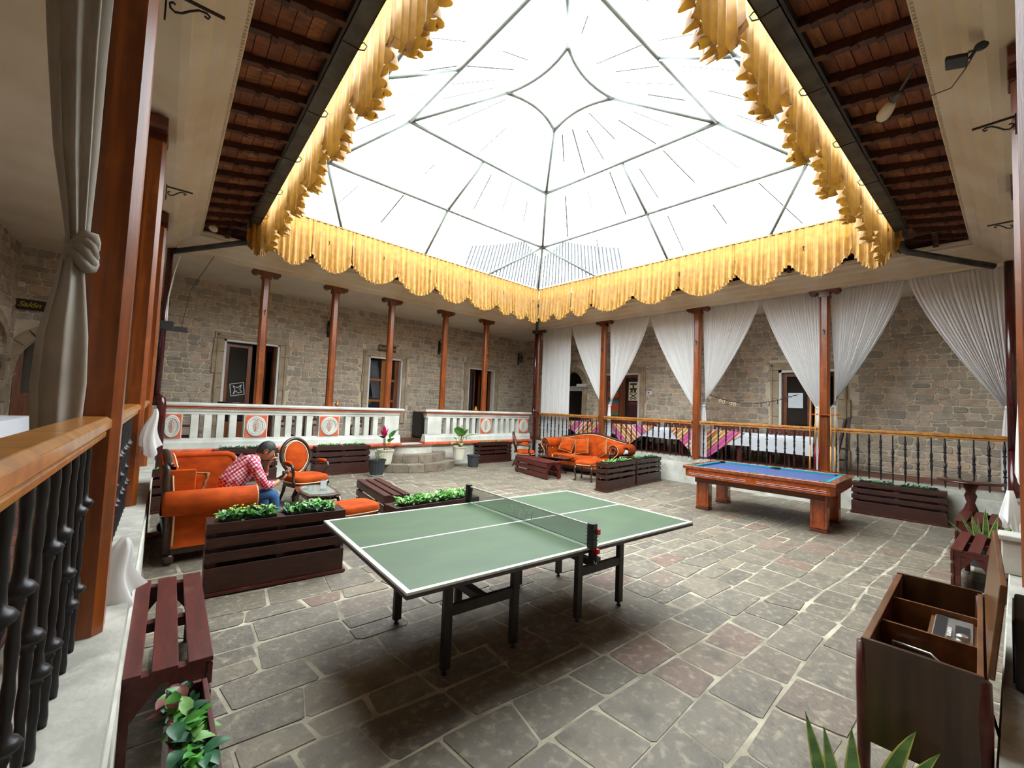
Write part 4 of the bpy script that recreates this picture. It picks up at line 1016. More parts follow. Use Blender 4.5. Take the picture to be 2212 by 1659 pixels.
# ================================================================ PING-PONG TABLE
t = thing('ping_pong_table', 'green ping-pong table with white lines in the middle of the court', 'table', (2.596, 2.618, 0), -.0922)
L2, W_2 = 1.37, .7895
MB().box(-L2, -W_2, .742, L2, W_2, .76).build('table_top', mGREEN, t)
MB().box(-L2-.004, -W_2-.004, .728, L2+.004, W_2+.004, .7415).build('edge_board', mEDGE, t)
ln = MB(); a = .028; z0, z1 = .7602, .7612
for b in ((-L2, -W_2, L2, -W_2+a), (-L2, W_2-a, L2, W_2), (-L2, -W_2+a, -L2+a, W_2-a), (L2-a, -W_2+a, L2, W_2-a)): ln.box(b[0], b[1], z0, b[2], b[3], z1)
ln.box(-L2+a, -.010, z0, L2-a, .010, z1)
ln.build('white_lines', mLINE, t)
for b in ((-L2, -W_2-.0045, L2, -W_2-.0042), ): MB().box(-L2-.0045, -W_2-.0045, .75, L2+.0045, -W_2-.004, .7605).build('edge_line', mLINE, t)
MB().box(-L2-.0045, -W_2, .75, -L2-.004, W_2, .7605).build('edge_line', mLINE, t)
for lx in (-.89, -.335, .335, .87):
    for ly in (-.385, .385):
        lg = MB().box(lx-.03, ly-.022, .03, lx+.03, ly+.022, .728).build('leg', mTLEG, t, bevel=.004)
        MB().lathe([(.012, .03), (.012, .012), (.022, .008), (.022, 0)], 10, T=TR(lx, ly)).build('levelling_foot', mBLACK, lg)
for s0 in (-1, 1):
    for ly in (-.385, .385): MB().box(*( (.36, ly-.018, .36, .845, ly+.018, .43) if s0 > 0 else (-.86, ly-.018, .36, -.365, ly+.018, .43))).build('side_stretcher', mTLEG, t, bevel=.003)
    MB().box(s0*.6-.035, -.365, .37, s0*.6+.035, .365, .425).build('cross_stretcher', mTLEG, t, bevel=.003)
    for lx in (.89*s0 if s0 < 0 else .87, .335*s0): MB().box(lx-.02, -.365, .67, lx+.02, .365, .727).build('top_rail', mTLEG, t)
n_ = thing('table_tennis_net', 'black mesh net with white top tape across the green table', 'net', (2.596, 2.618, .762), -.0922)
MB().box(-.001, -.78, .012, .001, .78, .15).build('mesh_panel', mNET, n_)
MB().box(-.004, -.8, .148, .004, .8, .16).build('top_tape', mLINE, n_); MB().tube([(0, -.78, .012), (0, 0, .02), (0, .78, .012)], .002, 6).build('bottom_cord', mBLACK, n_)
for sg in (-1, 1):
    p = MB(TR(0, sg*.81, 0)).prism([(-.022, -.03), (.022, -.03), (.028, 0), (.022, .03), (-.022, .03), (-.028, 0)], .0, .175).build('net_post', mBLACK, n_, bevel=.006)
    g_ = MB(TR(0, sg*.81, 0))
    for k in range(5): g_.box(-.03, -.032, .03+k*.026, .03, .032, .034+k*.026)
    g_.build('grip_rib', mBLACK, p)
    MB(TR(0, sg*.81, 0)).box(-.02, -.03*sg-.012, -.06, .02, -.03*sg+.012, -.0)if False else None
    c_ = MB(TR(0, sg*.815, 0)).box(-.016, -.01, -.075, .016, .02, -.022).box(-.02, .0 if sg > 0 else -.06, -.07, .02, .06 if sg > 0 else .0, -.045).build('clamp_jaw', mBLACK, n_)
    MB(TR(.02, sg*.825, 0)).box(-.01, -.03, -.03, .016, .03, .0).box(-.01, -.03, .1, .016, .03, .135).box(0.0, -.01, -.075, .014, .012, -.03).build('red_clip', mRED, p)
    MB(TR(.02, sg*.83, -.09)).tube([(0, .012*math.cos(k*PI/6), .016*math.sin(k*PI/6)) for k in range(12)], .003, 5, closed=True).build('pull_ring', mCHROME, p)
text('HY-PRO', .095, n_, Matrix.Translation((-.003, 0, .078))@Matrix.Rotation(PI/2, 4, 'Z')@RX, mPAPER, shear=0, ext=.0004)
# ================================================================ POOL TABLE
t = thing('pool_table', 'wooden pool table with blue felt and teal cushions', 'table', (8.574, 2.47, 0), 1.585-PI/2+PI/2)
L2, W_2 = 1.12, .79
fm = MB()
fm.prism([(-L2, -W_2+.06), (-L2+.06, -W_2), (L2-.06, -W_2), (L2, -W_2+.06), (L2, W_2-.06), (L2-.06, W_2), (-L2+.06, W_2), (-L2, W_2-.06)], .615, .69)
MB().prism([(-L2, -W_2+.06), (-L2+.06, -W_2), (L2-.06, -W_2), (L2, -W_2+.06), (L2, W_2-.06), (L2-.06, W_2), (-L2+.06, W_2), (-L2, W_2-.06)], .60, .735).build('apron', mPOOL, t, bevel=.008)
MB().box(-L2+.15, -W_2+.12, .50, L2-.15, W_2-.12, .60).build('under_frame', mPOOLD, t, bevel=.005)
MB().box(-L2+.1, -W_2+.1, .735, L2-.1, W_2-.1, .755).build('playing_bed', mFELT, t)
for nm, (x0, y0, x1, y1) in {'a': (-L2-.02, -W_2-.02, L2+.02, -W_2+.1), 'b': (-L2-.02, W_2-.1, L2+.02, W_2+.02), 'c': (-L2-.02, -W_2+.1, -L2+.1, W_2-.1), 'd': (L2-.1, -W_2+.1, L2+.02, W_2-.1)}.items():
    MB().box(x0, y0, .736, x1, y1, .795).build('top_rail', mPOOLT, t, bevel=.01)
for sg in (-1, 1):
    for x0, x1 in ((-L2+.2, -.06), (.06, L2-.2)):
        MB().prism([(x0, sg*(W_2-.1)), (x1, sg*(W_2-.1)), (x1-.03, sg*(W_2-.15)), (x0+.03, sg*(W_2-.15))], .757, .79).build('cushion', mCUSH, t)
    MB().prism([(sg*(L2-.1), -W_2+.2), (sg*(L2-.1), W_2-.2), (sg*(L2-.15), W_2-.23), (sg*(L2-.15), -W_2+.23)], .757, .79).build('cushion', mCUSH, t)
for x in (-L2+.12, 0, L2-.12):
    for sg in (-1, 1): MB().lathe([(.058, 0), (.062, .016), (.05, .016), (.045, -.0)], 16, T=TR(x, sg*(W_2-.11), .784)).build('pocket', mPOCK, t, smooth=True)
for sx in (-1, 1):
    for sy in (-1, 1):
        cx, cy = sx*(L2-.24), sy*(W_2-.32)
        lg = MB().box(cx-.11, cy-.09, .05, cx+.11, cy+.09, .6).build('leg', mPOOL, t, bevel=.012)
        MB().box(cx-.115, cy-.095, .0, cx+.115, cy+.095, .045).build('foot_block', mPOOLD, lg, bevel=.006)
        m = MB()
        m.box(cx-.075, cy-.093, .1, cx-.068, cy-.088, .55).box(cx+.068, cy-.093, .1, cx+.075, cy-.088, .55).box(cx-.075, cy+.088, .1, cx-.068, cy+.093, .55).box(cx+.068, cy+.088, .1, cx+.075, cy+.093, .55).build('groove', mPOOLD, lg)
for sg in (-1, 1):
    for x0, x1 in ((-L2+.1, -.08), (.08, L2-.1)):
        for z in (.64, .665): MB().tube([(x0, sg*(W_2+.001), z), (x1, sg*(W_2+.001), z)], .006, 6).build('bead', mPOOLT, t)
d_ = MB()
for k in range(7):
    for sg in (-1, 1): d_.lathe([(.008, 0), (.008, .0015)], 8, T=TR(-.9+.3*k, sg*(W_2-.03), .795))
d_.build('sight_marks', mWHT, t, kind='stuff')
# ================================================================ SLATTED PLANTERS AND BENCHES
def planter(x, y, rz, L, D, Hh, label, trays=((.08, .47), (.53, .92)), base=True, group='dark slatted planter boxes of the court'):
    t = thing('slatted_planter', label, 'planter', (x, y, 0), rz, group)
    n = 4; gap = .042; zb = .035
    hs = [.19*Hh/.6*1.05]+[(Hh-zb-.19*Hh/.6*1.05-gap*3)/3]*3
    z = zb
    for k, h in enumerate(hs):
        for yy in (0, D-.022): MB().box(.0, yy, z, L, yy+.022, z+h).build('slat', mDARKW, t, bevel=.003)
        for xx in (0.0, L-.022):
            MB().box(xx+.001, .0225, z, xx+.021, D-.0225, z+h).build('slat', mDARKW, t)
        z += h+gap
    for xx in (.023, L/2-.03, L-.083):
        for yy in (.0225, D-.0475): MB().box(xx, yy, zb, xx+.06, yy+.025, Hh-.01).build('post', mDARKW, t)
    MB().box(-.02, -.02, .01, L+.02, D+.02, zb-.001).build('base_board', mREDW, t)
    for x0, x1 in ((0.023, trays[0][0]*L), (trays[0][1]*L, trays[1][0]*L), (trays[1][1]*L, L-.023)):
        if x1-x0 > .01: MB().box(x0, .0225, Hh-.025, x1, D-.0225, Hh-.002).build('top_board', mDARKW, t)
    return t
mix_mats = {'g': [mLEAF, mLEAFL, mLEAFD], 'l': [mLEAFL, mLEAF, mLEAFL], 'd': [mLEAFD, mLEAF, mLEAFD]}
def tray(x, y, rz, x0, x1, D, Hh, label, seed, mix='g', n=110, hl=.05, ls=(.03, .06), flowers=0, group='plastic trays of greenery on the planters'):
    rn = random.Random(seed); w = x1-x0; c, s_ = math.cos(rz), math.sin(rz)
    lx, ly = x0+w/2, D/2
    t = thing('planted_tray', label, 'plant tray', (x+lx*c-ly*s_, y+lx*s_+ly*c, Hh), rz, group)
    dd = D/2-.035; dp = -.1
    m = MB(); q = w/2-.01
    m.prism([(-q, -dd), (q, -dd), (q, dd), (-q, dd)], dp, -.05)
    m.box(-q, -dd, -.05, -q+.01, dd, .022).box(q-.01, -dd, -.05, q, dd, .022).box(-q+.01, -dd, -.05, q-.01, -dd+.01, .022).box(-q+.01, dd-.01, -.05, q-.01, dd, .022)
    m.build('tray', mBLACK, t)
    MB().box(-q+.011, -dd+.011, -.049, q-.011, dd-.011, .0).build('soil', mSOIL, t)
    for mi in range(3):
        f = MB(); k = n//3 if mi else n-2*(n//3)
        for _ in range(k):
            cx = rn.uniform(-q, q); cy = rn.uniform(-dd, dd); a = rn.uniform(0, 2*PI); e = rn.uniform(.1, 1.2)
            L = rn.uniform(*ls)
            f.leaf((cx, cy, rn.uniform(0, hl)), (math.cos(a)*math.cos(e), math.sin(a)*math.cos(e), math.sin(e)), L, L*rn.uniform(.35, .6), rn.uniform(.1, .5), n=4)
        if flowers and mi == 1:
            pass
        f.build('foliage', mix_mats[mix][mi], t, kind='stuff')
    if flowers:
        fl_ = MB()
        for _ in range(flowers):
            cx = rn.uniform(-q*.6, q); cy = rn.uniform(-dd, dd); fl_.ell((cx, cy, hl+.03+rn.uniform(0, .03)), (.012, .012, .01), n=6, m=4)
        fl_.build('small_flowers', mYEL, t, kind='stuff')
    return t
PL = [  # x, y, rz, L, D, H, planter label, tray labels, mix, seed
 (.665, 4.45, -.106, 1.15, .27, .62, 'large dark slatted planter in front of the near orange sofa', ('tray of mixed greenery with yellow flowers, left end of the near planter', 'tray of pale striped leaves at the right end of the near planter'), 'g', 1),
 (.43, 7.97, 0, 1.14, .26, .60, 'dark slatted planter partly hidden behind the near orange sofa, at the left ledge', ('tray of grassy green leaves beside the left ledge', 'tray of bright leaves between the orange sofa and the seated man'), 'g', 2),
 (1.53, 10.01, 0, 1.12, .26, .66, 'dark slatted planter against the balustrade left of the oval-backed armchair', ('tray of low greenery behind the near sofa under the balustrade', 'tray of low greenery left of the oval-backed chair'), 'd', 3),
 (3.42, 10.01, 0, 1.28, .26, .66, 'dark slatted planter against the balustrade beside the left flower pots', ('tray of pale sprigs right of the oval-backed chair', 'tray of pale sprigs beside the pink-flowered pot'), 'l', 4),
 (8.12, 10.01, 0, 1.34, .26, .60, 'dark slatted planter against the balustrade right of the stone steps', ('tray with a drooping yellow-green leaf right of the steps', 'tray of low leaves left of the far oval-backed chair'), 'l', 5),
 (10.36, 9.7, -PI/2, 1.2, .26, .56, 'dark slatted planter in the far corner behind the far armchair', ('tray of dark leaves in the far corner', 'tray of dark leaves behind the arm of the far sofa'), 'd', 6),
 (7.77, 5.25, .06, 1.27, .27, .60, 'dark slatted planter right of the far sofa, left one of the pair', ('tray of flat pale leaves on the left planter of the pair', 'tray of bright leaves on the planter in front of the antique telephone'), 'l', 7),
 (9.12, 5.33, .05, 1.28, .27, .60, 'dark slatted planter of the pair, nearer the pale curb', ('tray of grey-green sprigs on the planter nearest the curb, left', 'tray of grey-green sprigs on the planter nearest the curb, right'), 'd', 8),
 (10.38, 1.53, -PI/2, 1.28, .26, .58, 'dark slatted planter against the right curb beside the pool table', ('tray of trailing leaves nearest the pool table', 'tray of trailing leaves on the right curb planter, right end'), 'd', 9),
 (2.28, 4.17, .0, 1.14, .27, .60, 'low dark slatted planter behind the far edge of the green table', ('tray of large pale veined leaves behind the green table', 'tray of curly light leaves behind the net post'), 'l', 10)]
for x, y, rz, L, D, Hh, lb, tl, mx, sd in PL:
    planter(x, y, rz, L, D, Hh, lb)
    big = sd in (1, 10)
    for k, (a, b) in enumerate(((.08, .47), (.53, .92))):
        tray(x, y, rz, a*L, b*L, D, Hh, tl[k], sd*10+k, mx, n=330 if big else 110, hl=.06 if big else .035, ls=(.035, .09) if big else (.03, .07), flowers=8 if (sd == 1 and k == 0) else 0)
def bench(x, y, rz, L, W_, Hh, label, m=mREDW, sides=2, notch=True, group='slatted pallet benches', planks=3):
    t = thing('slatted_bench', label, 'bench', (x, y, 0), rz, group)
    pw = (W_-.035*(planks-1))/planks
    for k in range(planks): MB().box(0, k*(pw+.035), Hh-.024, L, k*(pw+.035)+pw, Hh).build('top_plank', m, t, bevel=.004)
    for xx in (.02, L/2-.03, L-.08): MB().box(xx, .024, Hh-.075, xx+.06, W_-.024, Hh-.025).build('cross_bar', m, t)
    for xx in (.02, L-.07):
        for yy in (.025, W_-.07): MB().box(xx, yy, 0, xx+.05, yy+.045, Hh-.076).build('leg', m, t, bevel=.003)
        for s0, yy in ((1, .07), (-1, W_-.07)):
            MB().prism([(yy, Hh-.22), (yy+s0*.1, Hh-.078), (yy, Hh-.078)] if s0 > 0 else [(yy, Hh-.078), (yy-.1, Hh-.078), (yy, Hh-.22)], xx+.005, xx+.045, T=Matrix(((0, 0, 1, 0), (1, 0, 0, 0), (0, 1, 0, 0), (0, 0, 0, 1)))).build('corner_brace', m, t)
    h = .1
    zz = Hh-.03-h
    while zz > .02 and sides:
        for yy in (0, W_-.022): MB().box(0, yy, zz, L, yy+.022, zz+h).build('side_slat', m, t, bevel=.003)
        zz -= h+.03
    return t
bench(.45, 2.55, PI/2-.08, 1.26, .37, .45, 'long red-stained slatted bench in the near left corner along the ledge')
bench(3.24, 5.53, 1.42, 1.42, .38, .42, 'dark red slatted bench beside the small glass-topped table', m=mat('brown_stained_wood', '4a2219', '35160f', rough=.42, nscale=5, stretch=(1, 6, 6), bump=.2, rand=.1))
bench(8.2, 6.87, 1.36, 1.45, .45, .42, 'red slatted bench in front of the far sofa')
bench(6.45, -.2, -.065, 1.15, .34, .45, 'red slatted bench at the right ledge near the radio cabinet')
bench(8.5, -.28, -.06, 1.1, .42, .44, 'red slatted bench behind the snake plant at the right')
# narrow near planter with big leaves
t = thing('narrow_planter', 'narrow weathered wooden planter at the bottom left in front of the bench', 'planter', (.175, 1.22, 0), -.06)
for z_ in (.03, .17, .31, .45):
    for xx in (.0, .112): MB().box(xx, 0, z_, xx+.018, .93, z_+.125).build('slat', mREDW, t, bevel=.003)
    for yy in (0, .912): MB().box(.019, yy, z_, .111, yy+.018, z_+.125).build('slat', mREDW, t)
MB().box(.019, .019, .42, .111, .911, .53).build('soil', mSOIL, t)
rn = random.Random(5)
t = thing('leafy_plant', 'broad-leaved green plants with one red rosette in the narrow near planter', 'plant', (.265, 1.74, .53))
for k in range(95):
    yy = rn.uniform(-.42, .38); xx = rn.uniform(-.035, .035); a = rn.uniform(0, 2*PI); e = rn.uniform(.15, .9)
    L = rn.uniform(.06, .105); m_ = (mLEAF, mLEAF, mLEAFL, mLEAFD)[k % 4]
    if yy > .25: m_ = (mLEAF, mLEAFR, mLEAFR)[k % 3]
    MB().leaf((xx, yy, rn.uniform(.0, .06)), (math.cos(a)*math.cos(e), math.sin(a)*math.cos(e)*.8, math.sin(e)), L, L*.55, rn.uniform(.2, .6)).build('leaf', m_, t, smooth=True)
sm = MB()
for k in range(260):
    yy = rn.uniform(-.43, .42); xx = rn.uniform(-.045, .045); a = rn.uniform(0, 2*PI); e = rn.uniform(.2, 1.2); L = rn.uniform(.02, .045)
    sm.leaf((xx, yy, rn.uniform(0, .04)), (math.cos(a)*math.cos(e), math.sin(a)*math.cos(e), math.sin(e)), L, L*.6, .2)
sm.build('small_leaves', mLEAFD, t, kind='stuff')
# ================================================================ POTS
def pot(label, p, r, h, m, fl=.1, cat='pot', saucer=False):
    t = thing('flower_pot', label, cat, p)
    MB().lathe([(r*.72, 0), (r*.74, .01), (r*.95, h-.04), (r*1.02, h-.035), (r*1.04, h), (r*.96, h), (r*.9, h-.03)], 36, flute=.035, cap=True).build('pot_body', m, t)
    MB().lathe([(r*.9, h-.045), (r*.9, h-.03)], 20).build('soil', mSOIL, t)
    if saucer: MB().lathe([(r*.8, -.0), (r*.9, .025), (r*.86, .025)], 24).build('saucer', mPOTW, t)
    return t
pot('cream ribbed pot on the step left of the stairs, with the pink cordyline', (5.02, 9.86, .2), .21, .36, mPOTW)
pot('cream ribbed pot on the step right of the stairs', (7.22, 9.78, .2), .2, .37, mPOTW)
pot('dark ribbed pot on the floor left of the steps', (4.62, 9.45, 0), .2, .38, mPOTD, saucer=True)
pot('dark ribbed pot on the floor right of the steps', (7.42, 9.38, 0), .18, .36, mPOTD, saucer=True)
def bigplant(label, p, leaves, canes, seed, cat='plant'):
    t = thing('potted_plant', label, cat, p); rn = random.Random(seed)
    for (x, y, z, dx, dy, dz, L, w, dr, m_) in leaves:
        MB().tube([(x*.3, y*.3, 0), (x*.7, y*.7, z*.6), (x, y, z)], .006, 6).build('stem', mSTEM, t)
        MB().leaf((x, y, z), (dx, dy, dz), L*1.2, w*1.7, dr, fold=.12, n=4).build('leaf', m_, t, smooth=True, sub=1)
    for (x, y, z, n, L, m_) in canes:
        MB().tube([(x*.6, y*.6, 0), (x, y, z)], .009, 6).build('cane', mSTEM, t)
        for k in range(n):
            a = 2*PI*k/n+seed; e = rn.uniform(.0, .9)
            MB().leaf((x, y, z-rn.uniform(0, .05)), (math.cos(a)*math.cos(e), math.sin(a)*math.cos(e), math.sin(e)), L*rn.uniform(.7, 1.1), .022, rn.uniform(.3, .9)).build('leaf', m_, t)
    return t
up = mat('variegated_leaf', '2f7a34', '7ab54a', rough=.4, nscale=9, stretch=(1, 1, 1), trans=.2)
bigplant('plant with bright pink bract and round green leaves in the left cream pot', (5.02, 9.86, .53), [(-.07, -.04, .37, -.15, -.2, 1, .22, .06, .0, mPINK), (-.05, -.06, .35, .2, -.3, 1, .18, .05, .0, mPINK), (-.09, -.02, .35, -.5, -.2, 1, .17, .05, .1, mPINK), (-.07, -.07, .33, -.1, -.7, .8, .16, .05, .1, mPINK), (-.1, -.05, .3, -.6, -.5, .6, .22, .13, .3, mLEAFD), (.08, -.04, .28, .3, -.4, .9, .26, .16, .1, up), (.16, .0, .3, .5, -.3, .9, .3, .2, .1, up), (.05, -.06, .2, .1, -.6, .6, .2, .12, .2, mLEAF)],
         [(-.06, -.02, .14, 7, .34, mLEAFR)], 3)
bigplant('tall variegated plant in the right cream pot', (7.22, 9.78, .54), [(-.05, -.03, .3, -.5, -.5, 1.1, .38, .18, .2, up), (.1, -.02, .25, .8, -.5, .5, .42, .17, .25, up), (.02, -.04, .28, .1, -.7, .9, .34, .15, .2, up), (-.1, -.02, .12, -.8, -.3, .3, .26, .1, .4, mLEAFL), (-.05, -.06, .1, -.3, -.8, .3, .2, .1, .4, mLEAFL), (.12, -.05, .1, .7, -.6, .3, .25, .09, .5, mLEAF), (-.12, 0, .22, -.9, -.2, .5, .24, .1, .3, mLEAFL)],
         [(.06, -.02, .5, 9, .3, mLEAFR), (.12, .0, .3, 8, .32, mLEAFR), (.03, -.03, .62, 5, .2, mPINK)], 6)
bigplant('small sprouting plant in the left dark pot', (4.62, 9.45, .35), [(-.03, 0, .16, -.4, -.3, .5, .12, .05, .4, mLEAFL), (.04, 0, .14, .5, -.4, .4, .12, .05, .4, mLEAFL), (0, -.03, .18, .1, -.5, .6, .1, .05, .3, mLEAFL), (.05, .02, .1, .6, .1, .4, .1, .04, .4, mLEAFL), (-.05, .02, .2, -.5, .2, .7, .1, .04, .3, mLEAF)], [], 8)
bigplant('thin seedling in the right dark pot', (7.42, 9.38, .33), [(0, 0, .14, -.4, -.3, .6, .09, .04, .3, mLEAFL), (.01, 0, .18, .4, -.3, .7, .09, .04, .3, mLEAF), (0, 0, .1, .3, -.4, .4, .08, .035, .3, mLEAFL)], [], 9)
def snake(label, p, tips, seed, w=.06, pl='snake_plant'):
    t = thing(pl, label, 'plant', p); rn = random.Random(seed)
    for (x0, y0, x1, y1, z1, b) in tips:
        n = 9; vs = []; fs = []
        base = Vector((x0, y0, 0)); tip = Vector((x1, y1, z1)); mid = (base+tip)/2+Vector((0, 0, b*.5*z1))
        sd = Vector((-(y1-y0)-.01, (x1-x0)+.02, 0)).normalized() if abs(x1-x0)+abs(y1-y0) > .02 else Vector((.7, -.7, 0))
        sd = (sd*.5+Vector((.73, -.68, 0))*1.0*(1 if sd.dot(Vector((.73, -.68, 0))) > 0 else -1)).normalized()
        edge = MB(); body = MB(); E_ = []; B_ = []
        for k in range(n+1):
            q = k/n; c = base*(1-q)**2+mid*2*q*(1-q)+tip*q*q; ww = w/2*(.6+.9*q if q < .45 else max(.02, 1.005-(q-.45)**1.6*2.6*.99))
            B_ += [c-sd*ww*.72, c+Vector((0, 0, 0)), c+sd*ww*.72]; E_ += [c-sd*ww-Vector((0, 0, .0005)), c-sd*ww*.72, c+sd*ww*.72, c+sd*ww]
        body.add(B_, [(3*k, 3*k+1, 3*k+4, 3*k+3) for k in range(n)]+[(3*k+1, 3*k+2, 3*k+5, 3*k+4) for k in range(n)])
        edge.add(E_, [(4*k, 4*k+1, 4*k+5, 4*k+4) for k in range(n)]+[(4*k+2, 4*k+3, 4*k+7, 4*k+6) for k in range(n)])
        lf = body.build('leaf', mSNAKE, t, smooth=True); edge.build('leaf_margin', mLEAFY, lf, smooth=True)
    return t
mSNAKE = mat('snake_leaf', '3f6a3c', '6f9a52', rough=.4, nscale=7, stretch=(1, 1, 5), trans=.1)
pot('dark pot of the snake plant at the right edge of the court', (7.95, -.12, 0), .16, .24, mPOTD)
snake('snake plant behind the red bench at the right ledge', (7.95, -.12, .2), [(-.03, .05, -.3, .32, .36, .2), (0, .03, -.06, .22, .45, .1), (.02, 0, .02, .1, .42, .0), (.03, -.02, .1, -.02, .5, .0), (0, -.04, .06, -.12, .42, .1), (-.02, .0, -.1, .08, .38, .1), (.02, -.06, .25, -.24, .3, .3), (0, .02, -.03, .05, .4, 0), (.04, .03, .16, .1, .36, .1)], 2, .07)
pot('dark pot below the frame edge beside the radio cabinet', (1.93, .28, 0), .15, .3, mPOTD)
snake('snake plant leaves rising at the bottom edge beside the radio cabinet', (1.93, .28, .26), [(-.03, .03, .0, .14, .40, .0), (.0, .02, .03, .09, .36, .0), (.02, 0, .1, .02, .36, .1), (.03, -.02, .26, -.14, .36, .6), (.04, -.03, .3, -.2, .3, .5), (-.04, 0, -.1, .1, .3, .1)], 3, .065)
# ================================================================ UPHOLSTERED SEATING
def cushion(m, cx, cy, cz, sx, sy, sz, n=22, k=10, p=.45, T=None): return m.ell((cx, cy, cz), (sx/2, sy/2, sz/2), n=n, m=k, p=p, T=T)
def pillow(label, p, rz, tilt, s=.42, fringe=True, roll=0):
    t = thing('throw_pillow', label, 'cushion', p, rz, 'orange throw pillows with tan fringe')
    T = Matrix.Rotation(tilt, 4, 'X') @ Matrix.Rotation(roll, 4, 'Y')
    def f(sg):
        def g(a, b):
            u, v = a*2-1, b*2-1; q = (1-abs(u)**2.6)*(1-abs(v)**2.6)
            k = 1-.07*math.cos(u*PI/2)-.0; kk = 1-.1*(1-abs(v)) if False else 1
            return (u*s/2*(1-.07*(1-v*v)), sg*.075*max(0, q)**.5, v*s/2*(1-.07*(1-u*u)))
        return g
    MB(T).grid(f(1), 14, 14).grid(f(-1), 14, 14).build('pillow_body', mVELV, t, smooth=True)
    pts = []
    for e in range(4):
        for q in range(12):
            a = -1+2*q/12; u, v = ((a, -1), (1, a), (-a, 1), (-1, -a))[e]
            pts.append((u*s/2*(1-.07*(1-v*v)), .006*math.sin(q*4+e), v*s/2*(1-.07*(1-u*u))))
    MB(T).tube(pts, .017 if fringe else .008, 7, closed=True).build('fringe', mFRINGE if fringe else mPIPE, t, smooth=True)
def scroll_pts(y, z, r, foot, lean=.0, n=16):
    """S profile in (y, z): curl round the arm roll then sweep to the foot"""
    pts = []
    for k in range(n):
        a = PI*1.9*k/(n-1)
        rr = r*(.25+.75*k/(n-1)); pts.append((y+rr*math.cos(-a+PI*.9), z+rr*math.sin(-a+PI*.9)))
    return pts
